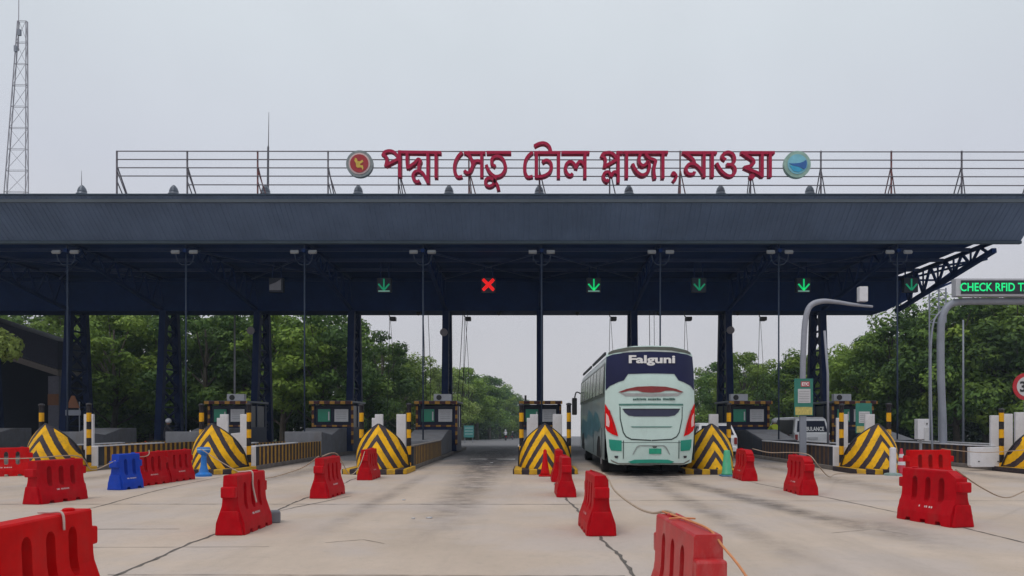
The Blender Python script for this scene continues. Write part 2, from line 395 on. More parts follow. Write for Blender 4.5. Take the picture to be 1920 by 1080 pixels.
# cantilever trusses and purlins
KX = [.35 + 5 * k for k in range(-7, 4)]
for X in KX + [19.35]:
    mb = MB(); s_ = .13 if X > 19 else .1
    top = lambda Y: Vector((X, Y - CY, 9.12)); bot = lambda Y: Vector((X, Y - CY, 8.86 - (Y - 30.3) * .152))
    mb.bar(top(31.1), top(39.4), s_ * 1.2); mb.bar(bot(31.05), bot(39.4), s_ * 1.5)
    yy = [31.4 + i * 1.33 for i in range(7)]
    for i, a in enumerate(yy[:-1]):
        b = yy[i + 1]; mid = (a + b) / 2
        mb.bar(bot(a), top(mid), s_ * .75); mb.bar(top(mid), bot(b), s_ * .75)
        if X > 19: mb.bar(bot(b), top(b), s_ * .5)
    mb.build('truss', navy, can)
mb = MB()
for Y in (32.5, 34.6, 36.8): mb.box(XL, 19.2, Y - CY, Y + .1 - CY, 9.04, 9.19)
for X in KX[:-1]:
    if int(X) % 2 == 0: mb.bar((X, 32.5 - CY, 9.0), (X + 5, 38.5 - CY, 9.0), .07); mb.bar((X + 5, 32.5 - CY, 9.0), (X, 38.5 - CY, 9.0), .07)
mb.build('purlin', M('purlin_steel', (.010, .030, .11), .45, var=.15), can)
# outer cross members at the right end
mb = MB()
for (Ya, Za, Xb, Yb, Zb) in ((38.9, 9.0, 22.3, 38.9, 9.02), (36.4, 9.1, 21.6, 35.2, 9.3), (38.9, 9.0, 21.6, 35.2, 9.3), (37.2, 7.85, 22.3, 38.9, 9.02), (37.2, 7.85, 21.0, 37.0, 9.1)):
    mb.bar((19.35, Ya - CY, Za), (Xb, Yb - CY, Zb), .09)
mb.build('bracing', navy, can)
# truss columns: two tapering legs with crossed lattice
for k in range(-6, 4):
    X = .35 + 5 * k; mb = MB()
    fy = lambda z: 38.75 + (39.35 - 38.75) * z / 7.5 - CY
    by = lambda z: 41.15 + (40.6 - 41.15) * z / 7.5 - CY
    for f in (fy, by):
        mb.add([(X + i * .17, f(z) + j * .16, z) for z in (0, 7.5) for i, j in ((-1,-1),(1,-1),(1,1),(-1,1))],
               [(3,2,1,0),(4,5,6,7),(0,1,5,4),(1,2,6,5),(2,3,7,6),(3,0,4,7)])
    nseg = 7
    for i in range(nseg):
        z0, z1 = .3 + i * 1.02, .3 + (i + 1) * 1.02
        mb.bar((X, fy(z0), z0), (X, by(z1), z1), .11); mb.bar((X, by(z0), z0), (X, fy(z1), z1), .11)
        mb.bar((X, fy(z1), z1), (X, by(z1), z1), .09)
    mb.build('column', column_m, can)

# roof ventilators standing on the ridge
vent_m = M('vent_metal', (.10, .115, .145), .35, metal=.6, var=.15)
def vent():
    r = empty('roof_vent', (0, 0, 0), 'x', 'roof vent', 'domed roof vents along the ridge')
    MB().lathe([(.1, 0), (.1, .62), (.14, .64)], n=12).build('neck', vent_m, r)
    mb = MB(); mb.lathe([(.235, .60), (.245, .66), (.19, .74), (.19, .80), (.15, .92), (.08, 1.02), (.03, 1.06)], n=16)
    mb.build('hood', vent_m, r, smooth=False); return r
vx = [154, 326, 498, 672, 842, 1011, 1179, 1351, 1518]
vl = ['leftmost roof vent, left of the sign frame', 'roof vent beside the second post of the sign frame', 'roof vent at the foot of the lightning rod', 'roof vent under the round red emblem',
      'roof vent just left of the second sign word', 'roof vent under the middle word of the roof sign', 'roof vent under the fourth word of the roof sign', 'roof vent under the last word of the roof sign', 'roof vent right of the round blue emblem']
v0 = vent()
for i, x in enumerate(vx):
    p = P(x, 365, 31.7); o = v0 if i == 0 else dup(v0, (0, 0, 0))
    o.location = (p.x, 31.7, 10.63); o['label'] = vl[i]
mb = MB(); rp = P(502, 360, 32.4); mb.tube([(0, 0, 0), (.02, 0, 2.9), (.03, 0, 2.95), (.05, 0, 4.42)], [.055, .042, .02, .009], 6)
o = mb.build('lightning_rod', M('rod_metal', (.08, .08, .1), .5)); o.location = (rp.x, 32.4, 10.69)
tag(o, 'tall thin lightning rod rising above the sign frame on the roof', 'lightning rod')
mb = MB(); mb.tube([(0, 0, 0), (0, 0, .65)], [.016, .006], 5)
o = mb.build('rod', MATS['rod_metal']); p = P(153, 340, 31.7); o.location = (p.x, 31.7, 11.66); o.parent = None
tag(o, 'short spike standing on the leftmost roof vent', 'lightning rod')

# ------------------------------------------------------------------ roof sign: frame, lettering, emblems
SY = 31.0
sg = empty('roof_sign', (0, SY, 10.56), 'steel frame on the roof carrying big red Bengali letters and two round emblems', 'sign')
def S(x, y): p = P(x, y, SY); return (p.x, p.z - 10.56)
frame_m = M('sign_frame_steel', (.12, .11, .13), .5, var=.2)
frame_r = M('rusty_frame_steel', (.15, .05, .05), .6, var=.3)
for i, y in enumerate((283.5, 299, 314.5, 330, 346.5)):
    a = S(218 if i < 4 else 350, y); b = S(1958, y + 1.5)
    MB().bar((a[0], .0, a[1]), (b[0], .0, b[1]), .036).build('rail', frame_m, sg)
for i in range(14):
    X = -17.48 + 2.955 * i; mb = MB()
    mb.bar((X, .05, 0), (X, .05, 2.36), .055); mb.bar((X, .05, 1.75), (X + .09, 1.2, .06), .038); mb.bar((X, .05, 1.1), (X + .08, .9, .04), .034); mb.bar((X + .02, .05, 1.5), (X + .42, .4, .02), .034)
    mb.build('post', frame_r if i % 3 == 2 else frame_m, sg)
red_l = M('sign_red', (.37, .014, .055), .5, var=.08, spec=.15)
pink_l = M('sign_red_edge', (.45, .03, .08), .5)
def word(strokes, ox, oy, sc, dots=(), wd=5.5):
    mb = MB(); em = MB()
    for si, s in enumerate(strokes):
        pts = [(ox + a / sc, oy + b / sc) for a, b in s]
        pts = smooth_pts(pts) if len(pts) > 2 else pts
        pts = [S(*q) for q in pts]
        stroke_mesh(mb, pts, wd / F * SY, -.30 - si * .004, -.10 - si * .003)
        stroke_mesh(em, pts, (wd + 1.2) / F * SY, -.085 - si * .003, -.05 + si * .003)
    for a, b, r in dots:
        c = S(ox + a / sc, oy + b / sc); rr = r / sc / F * SY
        poly = [(c[0] + rr * math.cos(t * math.pi / 8), c[1] + rr * math.sin(t * math.pi / 8)) for t in range(16)]
        mb.prism(poly, -.35, -.09, 'y')
    o = mb.build('lettering', red_l, sg); em.build('letter_rim', pink_l, o); return o
word([[(770,300),(800,240),(870,215),(940,222),(1000,265),(1060,350)], [(785,290),(835,330),(838,410),(820,490)], [(820,475),(1065,350)], [(1072,215),(1072,680)],
      [(1060,238),(1805,248)], [(1205,250),(1203,400),(1215,530)], [(1215,520),(1340,430),(1405,365),(1440,400),(1415,470),(1415,565)],
      [(1480,610),(1415,575),(1350,590),(1310,650),(1325,725),(1380,770),(1425,750)], [(1415,575),(1480,610),(1530,690),(1572,770)], [(1575,250),(1575,795)], [(1720,250),(1720,700)]], 640, 265, 9.6)
word([[(295,270),(220,350),(160,470),(142,600),(165,700),(215,765),(295,752)], [(340,278),(757,278)], [(390,290),(445,335),(490,420),(508,520),(490,600),(450,665),(395,680),(345,640)],
      [(495,580),(545,470),(600,440),(690,455)], [(690,280),(690,775)], [(795,278),(1275,278)],
      [(960,550),(905,515),(892,440),(920,380),(990,350),(1070,370),(1130,430),(1163,530),(1158,620),(1110,705),(1040,750),(960,755),(890,710),(830,635),(785,530)],
      [(960,760),(955,850),(920,920),(850,955),(790,930),(768,870),(790,812),(850,792),(910,810),(965,870),(1010,940),(1030,1030)]], 840, 265, 10.8)
word([[(305,270),(220,345),(165,445),(150,570),(165,690),(215,765),(305,752)], [(350,140),(440,95),(530,82),(600,110),(650,165),(675,250)], [(345,278),(865,278)], [(385,280),(385,780)],
      [(385,762),(470,757),(570,730),(650,670),(685,580),(680,500),(640,450),(580,430),(510,465)], [(830,280),(830,795)], [(895,278),(1445,278)],
      [(1110,705),(1070,735),(1015,715),(978,650),(970,565),(1000,495),(1060,465),(1120,485),(1160,540),(1178,590)], [(1178,600),(1200,520),(1250,465),(1300,475),(1350,530)], [(1362,280),(1362,795)]], 970, 265, 10.8)
word([[(180,360),(215,300),(300,275),(380,285),(440,325),(490,400)], [(190,345),(245,380),(260,450),(238,580)], [(240,555),(500,410)], [(518,260),(518,875)],
      [(315,820),(290,850),(250,830),(222,775),(228,710),(275,668),(335,675),(375,750)], [(375,755),(410,685),(460,665),(515,700)], [(490,278),(600,278)], [(625,278),(745,278)], [(685,280),(685,795)],
      [(760,278),(1165,278)], [(1185,278),(1505,278)], [(1412,280),(1412,795)],
      [(960,300),(935,400),(945,490),(1000,540),(1060,520),(1110,465),(1140,540),(1130,620),(1090,690),(1020,730),(950,715),(880,655),(840,590),(805,510)],
      [(1070,310),(1130,390),(1200,415),(1262,450),(1250,520),(1230,620),(1235,720),(1252,805)]], 1110, 265, 10.8)
word([[(1640,680),(1680,740),(1665,800),(1620,855)]], 1110, 265, 10.8, dots=[(1622, 705, 46)], wd=5)
word([[(55,190),(522,190)], [(95,200),(150,240),(200,285),(222,345)], [(345,480),(285,395),(222,350),(150,345),(112,385),(107,440),(140,482),(205,480),(218,455)], [(350,190),(350,528)], [(463,190),(463,528)]], 1270, 265, 7.385)
word([[(645,285),(607,255),(620,205),(680,182),(740,205),(768,260),(760,320),(720,350),(665,352)], [(720,350),(768,390),(775,450),(740,500),(680,507),(610,462),(560,400),(525,335)]], 1270, 265, 7.385)
word([[(860,190),(1315,190)], [(895,200),(960,245),(1020,285),(1032,330),(990,368),(905,390)], [(905,390),(1000,432),(1080,465),(1150,510)], [(1147,190),(1147,525)], [(1257,190),(1257,525)]], 1270, 265, 7.385, dots=[(1003, 522, 38)])
def disc(c, r, y0, y1, name, mat, par, n=40):
    return MB().prism([(c[0] + r*math.cos(2*math.pi*i/n), c[1] + r*math.sin(2*math.pi*i/n)) for i in range(n)], y0, y1, 'y').build(name, mat, par)
px = SY / F
c = S(676, 310); e = disc(c, 25*px, -.2, 0, 'emblem', M('emblem_grey', (.2, .23, .24), .5, var=.25, vscale=9), sg)
disc(c, 20*px, -.22, -.2, 'white_ring', M('emblem_ring', (.55, .42, .42), .5, var=.2, vscale=10), e)
disc(c, 17*px, -.24, -.22, 'red_disc', M('emblem_red', (.32, .012, .02), .5), e)
mb = MB()
mp_ = [(-7.5,-10),(-4,-8.5),(-3,-4),(2,-3.5),(6,-6.5),(8,-3),(4,0),(1,1),(3,4),(7,4),(8,9),(6.5,13),(4.5,8),(1,8),(-3,8.5),(-5.5,6),(-6,0),(-9,-5)]
mb.prism([(c[0] + a*px, c[1] - b*px) for a, b in mp_], -.26, -.24, 'y'); mb.build('gold_map', M('emblem_gold', (.55, .38, .05), .5, var=.2, vscale=10), e)
c = S(1492, 311); e = disc(c, 25*px, -.2, 0, 'emblem', M('emblem_teal_ring', (.27, .42, .36), .5, var=.3, vscale=3), sg)
disc(c, 18.5*px, -.22, -.2, 'sky_disc', M('emblem_sky', (.16, .42, .52), .5, var=.25, vscale=2), e)
MB().prism([(c[0] + a*px, c[1] - b*px) for a, b in [(-16,-1),(-6,-1),(4,-2),(10,-4),(16,-8),(17,-2),(16,6),(12,10),(2,5),(-8,3)]], -.24, -.22, 'y').build('blue_swoosh', M('emblem_blue', (.02, .11, .35), .5, var=.2), e)
MB().prism([(c[0] + a*px, c[1] - b*px) for a, b in [(-15,3),(-8,3.5),(2,6),(10,11),(2,15),(-8,13)]], -.24, -.22, 'y').build('cyan_wave', M('emblem_cyan', (.03, .33, .55), .5), e)

# ------------------------------------------------------------------ lane signals under the canopy
led_g = M('led_green', (.0, .85, .25), .4, var=0, emit=.42); led_g2 = M('led_green_dim', (.0, .38, .18), .4, var=0, emit=.3)
led_r = M('led_red', (.9, .005, .005), .4, var=0, emit=.7); sig_box = M('signal_housing', (.012, .02, .045), .5)
SGY = 35.4
arrow = lambda mb, s: (mb.bar((0, -.16, .28*s), (0, -.16, -.22*s), .07, .02, (0,1,0)), mb.bar((-.26*s, -.16, .04), (0, -.16, -.26*s), .075, .02, (0,1,0)), mb.bar((.26*s, -.16, .04), (0, -.16, -.26*s), .075, .02, (0,1,0)))
def signal(x, kind, label):
    p = P(x, 535, SGY); r = empty('lane_signal', p, label, 'lane signal', 'lane signals hanging under the canopy')
    mb = MB(); mb.box(-.34, .34, -.12, .12, -.34, .34); mb.build('housing', sig_box, r, bevel=.015)
    mb = MB(); mb.bar((-.2, .05, .34), (-.2, .05, 9.19 - p.z), .05); mb.bar((.2, .05, .34), (.2, .05, 9.19 - p.z), .05); mb.build('hanger', navy, r)
    mb = MB()
    if kind == 'x':
        mb.bar((-.26, -.16, -.26), (.26, -.16, .26), .15, .02, (0,1,0)); mb.bar((-.26, -.158, .26), (.26, -.158, -.26), .15, .02, (0,1,0)); mb.build('red_cross', led_r, r)
    elif kind == 'blank':
        mb.prism([(-.3, -.25), (.25, -.25), (.25, .27), (-.02, .1), (-.3, 0)], -.15, -.13, 'y'); mb.build('panel', M('pale_panel', (.22, .24, .29), .5), r)
    else:
        arrow(mb, 1); mb.build('arrow', led_g if kind == 'bright' else led_g2, r)
        if kind != 'plain': MB().box(-.27, .27, -.15, -.13, -.33, -.27).build('light_bar', M('pale_lightbar', (.25, .5, .42), .4, var=0, emit=.25), r)
signal(519, 'blank', 'unlit lane signal with a pale panel, left of all the arrows')
signal(721, 'dim', 'dim green arrow lane signal left of the red cross')
signal(916, 'x', 'lane signal showing a red cross')
signal(1113, 'bright', 'bright green arrow lane signal right of the red cross')
signal(1310, 'plain', 'dim green arrow lane signal above the bus')
signal(1505, 'bright', 'green arrow lane signal above the bent grey camera pole')
signal(1706, 'plain', 'green arrow lane signal at the right end beside the roof truss')

# ------------------------------------------------------------------ light poles with paired floodlights
lampw = M('floodlight_lens', (.30, .32, .34), .3, var=.05); polem = M('pole_dull_steel', (.035, .05, .085), .6, spec=.2, var=.15)
def lightpole():
    r = empty('light_pole', (0, 0, 0), 'x', 'light pole', 'thin light poles with twin floodlights')
    MB().tube([(0, 0, 0), (0, 0, 9.0)], .034, 8).build('pole', polem, r, smooth=True)
    mb = MB()
    for s in (-1, 1): mb.tube([(0, 0, 8.15), (s * .2, -.05, 8.18), (s * .34, -.1, 8.35), (s * .38, -.1, 8.6)], .022, 6)
    mb.build('bracket', polem, r)
    for s in (-1, 1):
        mb = MB(); mb.box(-.17, .17, -.05, .05, -.07, .07); f = mb.build('floodlight', lampw, r, bevel=.01)
        f.location = (s * .38, -.14, 8.68); f.rotation_euler = (math.radians(-38), 0, 0)
    return r
lp = lightpole()
ll = ['thin light pole with twin floodlights at the far left of the canopy', 'light pole rising behind the red barrier pair and the blue barrier', 'light pole beside the left striped toll booth with a green panel',
      'light pole between the dim green arrow and the red cross', 'light pole in front of the central narrow column', 'light pole standing behind the bus roof',
      'light pole left of the bent grey camera pole', 'light pole nearest the right end of the canopy']
for i, k in enumerate(range(-4, 4)):
    o = lp if i == 0 else dup(lp, (0, 0, 0)); o.location = (.35 + 5 * k, 31.2, 0); o['label'] = ll[i]

# ------------------------------------------------------------------ cameras and domes hung from the girder
blk = M('black_plastic', (.01, .01, .012), .5)
def hcam():
    r = empty('hanging_camera', (0, 0, 0), 'x', 'camera', 'lane cameras hanging from the girder')
    mb = MB(); mb.tube([(-.16, 0, 0), (-.16, 0, -.25), (0, 0, -.36)], .03, 6); mb.build('arm', blk, r)
    mb = MB(); mb.box(-.1, .2, -.2, .2, -.5, -.3); mb.build('camera_body', blk, r, bevel=.02)
    mb = MB(); mb.tube([(-.14, 0, -.3), (-.18, .05, -2.5), (-.28, .1, -5.4)], .014, 5); mb.tube([(-.1, 0, -.35), (.05, .05, -2.6), (.1, .1, -5.6)], .012, 5); mb.build('cable', blk, r)
    return r
h0 = hcam()
for i, (x, l) in enumerate(((733, 'black camera under the girder against the left trees'), (875, 'black camera hanging right of the column with a grey disc, below the red cross'),
                            (1150, 'black camera hanging left of the column above the bus'), (1292, 'black camera hanging above the right half of the bus'), (1433, 'black camera with long cables left of the bent grey pole'))):
    o = h0 if i == 0 else dup(h0, (0, 0, 0)); p = P(x, 583, 39.0); o.location = (p.x, 39.35, 7.43); o['label'] = l
d0 = MB().lathe([(.02, 0), (.12, -.02), (.12, -.08), (.08, -.16), (.02, -.19)], n=12).build('dome_camera', blk, None, smooth=True)
tag(d0, 'x', 'camera', 'small dome cameras under the girder')
for i, (x, l) in enumerate(((783, 'dome camera between the first two hanging cameras'), (935, 'dome camera right of the red cross, under the girder'), (1083, 'dome camera under the bright green arrow'), (1237, 'dome camera above the middle of the bus roof'), (1386, 'dome camera right of the column behind the bus'))):
    o = d0 if i == 0 else dup(d0, (0, 0, 0)); o.location = (P(x, 583, 39.3).x, 39.6, 7.44); o['label'] = l
for x, y, l in ((832, 623, 'round grey disc on the left side of the column below the red cross'), (1370, 619, 'round grey disc on the column right of the bus'), (470, 620, 'pale round disc on the column left among the trees')):
    o = MB().prism([(.2*math.cos(t*math.pi/10), .2*math.sin(t*math.pi/10)) for t in range(20)], -.03, .03, 'y').build('round_disc', M('disc_grey', (.13, .12, .14), .4), None)
    o.location = P(x, y, 38.6); MB().bar((0, .03, 0), (.12 if x < 900 else -.12, .6, 0), .03).build('bracket', blk, o)
    tag(o, l, 'round disc', 'round discs fixed to the columns')
for x, dx, l in ((793, .35, 'pair of dark cables hanging left of the narrow column with a disc'), (868, -.2, 'thin cables hanging right of the column with a disc'), (1218, -.12, 'thin cable hanging above the bus')):
    mb = MB(); a = P(x, 583, 39); mb.tube([(a.x, 39.1, 7.45), (a.x + dx * .5, 38.5, 4.5), (a.x + dx, 37.9, 2.3)], .018, 5); mb.tube([(a.x + .25, 39.1, 7.45), (a.x + .25 + dx * .6, 38.5, 4.5), (a.x + .2 + dx, 37.9, 2.3)], .014, 5)
    tag(mb.build('hanging_cable', blk), l, 'cable')

# ------------------------------------------------------------------ toll islands
def stripes(name, a, b, scale, axis=0, duty=.5, off=0.0):
    if name in MATS: return MATS[name]
    m, t, bs = nodemat(name); N = t.nodes; L = t.links
    g = N.new('ShaderNodeTexCoord'); s = N.new('ShaderNodeSeparateXYZ'); L.new(g.outputs['Object'], s.inputs[0])
    nz = N.new('ShaderNodeTexNoise'); nz.inputs['Scale'].default_value = 5; nz.inputs['Detail'].default_value = 6; L.new(g.outputs['Object'], nz.inputs['Vector'])
    if axis == 'uv':
        u = N.new('ShaderNodeUVMap'); s2 = N.new('ShaderNodeSeparateXYZ'); L.new(u.outputs[0], s2.inputs[0]); src = s2.outputs[1]
    else: src = s.outputs[axis]
    jn = N.new('ShaderNodeTexNoise'); jn.inputs['Scale'].default_value = 11; jn.inputs['Detail'].default_value = 5; L.new(g.outputs['Object'], jn.inputs['Vector'])
    jm = N.new('ShaderNodeMath'); jm.operation = 'MULTIPLY_ADD'; jm.inputs[1].default_value = .055 * scale / .45; L.new(jn.outputs[0], jm.inputs[0]); L.new(src, jm.inputs[2]); src = jm.outputs[0]
    ad = N.new('ShaderNodeMath'); ad.operation = 'ADD'; ad.inputs[1].default_value = 500 * scale + off; L.new(src, ad.inputs[0])
    dv = N.new('ShaderNodeMath'); dv.operation = 'DIVIDE'; dv.inputs[1].default_value = scale; L.new(ad.outputs[0], dv.inputs[0])
    fr = N.new('ShaderNodeMath'); fr.operation = 'FRACT'; L.new(dv.outputs[0], fr.inputs[0])
    gt = N.new('ShaderNodeMath'); gt.operation = 'LESS_THAN'; gt.inputs[1].default_value = duty; L.new(fr.outputs[0], gt.inputs[0])
    q = N.new('ShaderNodeMix'); q.data_type = 'RGBA'; q.inputs[6].default_value = (*b, 1); q.inputs[7].default_value = (*a, 1); L.new(gt.outputs[0], q.inputs[0])
    n2 = N.new('ShaderNodeTexNoise'); n2.inputs['Scale'].default_value = 3; n2.inputs['Detail'].default_value = 8; n2.inputs['Roughness'].default_value = .75
    L.new(g.outputs['Object'], n2.inputs['Vector'])
    r2 = N.new('ShaderNodeMapRange'); r2.inputs[1].default_value = .5; r2.inputs[2].default_value = .72; r2.inputs[4].default_value = .5; L.new(n2.outputs[0], r2.inputs[0])
    q2 = N.new('ShaderNodeMix'); q2.data_type = 'RGBA'; q2.inputs[7].default_value = (.13, .09, .06, 1); L.new(r2.outputs[0], q2.inputs[0]); L.new(q.outputs[2], q2.inputs[6])
    r = N.new('ShaderNodeMapRange'); r.inputs[1].default_value = .3; r.inputs[2].default_value = .7; r.inputs[3].default_value = .85; r.inputs[4].default_value = 1.12; L.new(nz.outputs[0], r.inputs[0])
    v = N.new('ShaderNodeVectorMath'); v.operation = 'SCALE'; L.new(q2.outputs[2], v.inputs[0]); L.new(r.outputs[0], v.inputs['Scale'])
    L.new(v.outputs[0], bs.inputs['Base Color']); bs.inputs['Roughness'].default_value = .6; bs.inputs['Specular IOR Level'].default_value = .2
    MATS[name] = m; return m
YEL, BLK, GRYB = (.80, .43, .004), (.014, .013, .018), (.075, .06, .075)
chev = stripes('chevron_paint', YEL, (.045, .034, .045), .48, 'uv', .55)
st_x = stripes('stripe_x', (.55, .32, .02), (.03, .022, .03), .44, 0); st_y = stripes('stripe_y', (.42, .23, .03), (.035, .02, .025), .36, 1, .45)
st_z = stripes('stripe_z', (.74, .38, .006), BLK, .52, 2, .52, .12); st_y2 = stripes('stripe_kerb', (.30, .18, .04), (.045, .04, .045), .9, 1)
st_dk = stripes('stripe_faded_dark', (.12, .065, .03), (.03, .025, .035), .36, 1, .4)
kerb_m = M('kerb_concrete', (.16, .14, .13), .9, var=.25, vscale=3, dirt=.5)

def cushion(X, label):
    r = empty('crash_cushion', (X, 21.5, 0), label, 'crash cushion', 'chevron painted crash cushions at the island noses')
    NT, NU, HH, W0 = 24, 12, 1.47, .78; me = bpy.data.meshes.new('chevron_shell'); vs = []; uv = []; fs = []
    for i in range(NT + 1):
        t = i / NT; z = .12 + (HH - .12) * t; ww = W0 * (1 - t ** 3.0) + .004
        yr = .72 * t; yc = 1.5 - .78 * t
        for j in range(-NU, NU + 1):
            q = j / NU; x = ww * math.sin(q * math.pi / 2) ** 1 if True else 0
            k = 1 - math.cos(q * math.pi / 2); y = yr + (yc - yr) * (.55 * abs(q) ** 1.15 + .45 * k)
            vs.append((x, y, z)); uv.append((x, z + 1.25 * (1 - max(0, 1 - abs(x) / .86) ** .5) + .75 * abs(x)))
    m = 2 * NU + 1
    for i in range(NT):
        for j in range(m - 1): a = i*m + j; fs.append((a, a+1, a+1+m, a+m))
    fs.append(tuple(range(0, m))[::-1])
    bk = [i * m for i in range(NT + 1)] + [i * m + m - 1 for i in range(NT, -1, -1)]
    fs.append(tuple(bk)); me.from_pydata(vs, [], fs); l = me.uv_layers.new(name='UVMap')
    for p in me.polygons:
        for li in p.loop_indices: a, b = uv[me.loops[li].vertex_index]; l.data[li].uv = (a, b - 1.47 - .48 * 3 + .48 * .55)
        p.use_smooth = len(p.vertices) == 4
    me.materials.append(chev); o = bpy.data.objects.new('chevron_shell', me); COL.objects.link(o); o.parent = r
    mb = MB(); mb.prism([(-.95, .1), (-.45, -.12), (.45, -.12), (.95, .1), (.95, 1.75), (-.95, 1.75)], 0, .15, 'z')
    mb.build('plinth', st_x, r, bevel=.02)
    mb = MB(); edge = [(s * (W0 * (1 - t ** 3.0) + .02), 1.5 - .78 * t + .01, .12 + 1.34 * t) for s, t in [(-1, i / 12) for i in range(13)] + [(1, i / 12) for i in range(12, -1, -1)]]
    mb.tube(edge, .028, 6); mb.build('rear_edge', black, r)
    return r
def post(X, Y, label, h=1.92):
    o = MB().tube([(0, 0, 0), (0, 0, h)], .07, 12).build('striped_post', st_z, None, smooth=False); o.location = (X, Y, .14)
    tag(o, label, 'striped post', 'yellow and black striped posts on the islands')
    MB().lathe([(.085, 0), (.09, .02), (.08, .05), (.02, .07)], (0, 0, h), 12).build('cap', black, o)
def board(X, Y, label, w=.3, z0=.5, z1=1.66, tab=0):
    mb = MB()
    if tab: mb.prism([(-w/2, z0), (w/2, z0), (w/2, z1), (-w/2 + .1 , z1), (-w/2 + .1, z1 - .12), (-w/2, z1 - .12)] if tab == 1 else [(-w/2 - .3, z0 + .25), (-w/2, z0), (w/2, z0), (w/2, z1), (-w/2, z1), (-w/2, z0 + .55), (-w/2 - .3, z0 + .52)], -.05, .05, 'y')
    else: mb.box(-w/2, w/2, -.05, .05, z0, z1)
    mb.box(-w/2 + .04, w/2 - .04, -.035, .035, 0, z0)
    o = mb.build('white_board', white_p, None, bevel=.012); o.location = (X, Y, .14)
    tag(o, label, 'lane board', 'upright white lane boards on the islands')
NM = {-5: 'at the far left edge', -4: 'behind the far left cushion', -3: 'far left', -2: 'second from the left', -1: 'third from the left, left of the open lane', 0: 'central', 1: 'right of the bus', 2: 'right, behind the barrier with a cut corner', 3: 'far right'}
for k in range(-5, 4):
    X = .35 + 5 * k; nm = NM[k]
    isl = MB(); y0 = 23.25 if k >= -3 else 27
    isl.box(-.85, .85, y0 - 30, 12, 0, .14)
    o = isl.build('traffic_island', kerb_m, None, bevel=.02); o.location = (X, 30, 0)
    tag(o, 'raised concrete toll island, ' + nm, 'traffic island', 'toll islands between the lanes')
    # guard walls both sides
    if k >= -3:
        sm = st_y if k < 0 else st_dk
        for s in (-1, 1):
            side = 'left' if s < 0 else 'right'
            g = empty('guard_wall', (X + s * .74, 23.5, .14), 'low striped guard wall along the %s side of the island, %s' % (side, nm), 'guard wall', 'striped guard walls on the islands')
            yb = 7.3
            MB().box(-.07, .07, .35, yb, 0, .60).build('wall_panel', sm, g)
            MB().box(-.085, .085, 0, .35, 0, .60).build('end_panel', concrete_dk, g, bevel=.01)
            MB().box(-.1, .1, -.03, 4.2 if k < -1 else yb, .603, .64).build('top_rail', white_p if k != -1 else kerb_m, g)
            if k in (-3, -2, 2) and (s == (1 if k < 0 else -1)): MB().box(-.28 if k < 0 else -.12, .12 if k<0 else .38, -.1, -.035, -.05, .62).build('white_end', white_p, g, bevel=.02)
    if k != -5 and k != -4:
        cushion(X, 'yellow and black chevron crash cushion, ' + nm)
        nmap = {0: 'central cushion'}; cn = 'the %s chevron cushion' % {-3: 'far left', -2: 'second', -1: 'third', 0: 'central', 1: 'half hidden', 2: 'big right', 3: 'rightmost'}[k]
        post(X - .72, 23.12, 'striped post at the left rear corner of ' + cn, 1.9 if k < 3 else 1.75); post(X + .76, 23.12, 'striped post at the right rear corner of ' + cn)
        if k < 3:
            if k != -3: board(X - .38, 23.9, 'white board left behind ' + cn, .36, .5, 1.64, 1)
            board(X + .42, 23.7, 'white board right behind ' + cn, .3, .5, 1.64, 2 if k == -2 else 0)
        else:
            for q, (xx, l) in enumerate(((1866, 'leftmost of the three leaning white boards at the right edge'), (1888, 'middle one of the three white boards at the right edge'), (1912, 'white board nearest the right edge of the view'))):
                board(P(xx, 800, 23.6).x, 23.6, l, .32, .45, 1.6 + .05 * q)
    # crash block in front of the booth
    if k != 0 or True:
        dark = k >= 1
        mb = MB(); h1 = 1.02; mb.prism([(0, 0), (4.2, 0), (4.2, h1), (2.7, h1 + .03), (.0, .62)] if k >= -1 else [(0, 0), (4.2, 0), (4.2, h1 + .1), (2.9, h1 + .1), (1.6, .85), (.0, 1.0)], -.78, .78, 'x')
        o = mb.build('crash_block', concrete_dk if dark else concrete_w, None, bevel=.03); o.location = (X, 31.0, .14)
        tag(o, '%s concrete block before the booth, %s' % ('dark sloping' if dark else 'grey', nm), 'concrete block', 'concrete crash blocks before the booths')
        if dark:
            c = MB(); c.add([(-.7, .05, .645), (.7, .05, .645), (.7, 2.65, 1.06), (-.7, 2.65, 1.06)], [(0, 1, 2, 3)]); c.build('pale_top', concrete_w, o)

# plain white end panel of the rightmost island's left guard wall, not a sign
o = MB().prism([(-.55, .05), (-.5, 0), (.5, 0), (.55, .05), (.55, .62), (-.55, .62)], -.08, .08, 'y').build('white_end_panel', white_p, None, bevel=.015); o.location = (14.2, 23.2, .12)
tag(o, 'wide white panel with rounded lower corners left of the rightmost cushion', 'sign')
o2 = MB().bar((-.3, -.09, .18), (-.26, -.09, .18), .03).bar((.3, -.09, .18), (.34, -.09, .18), .03).build('bolt', black, o)

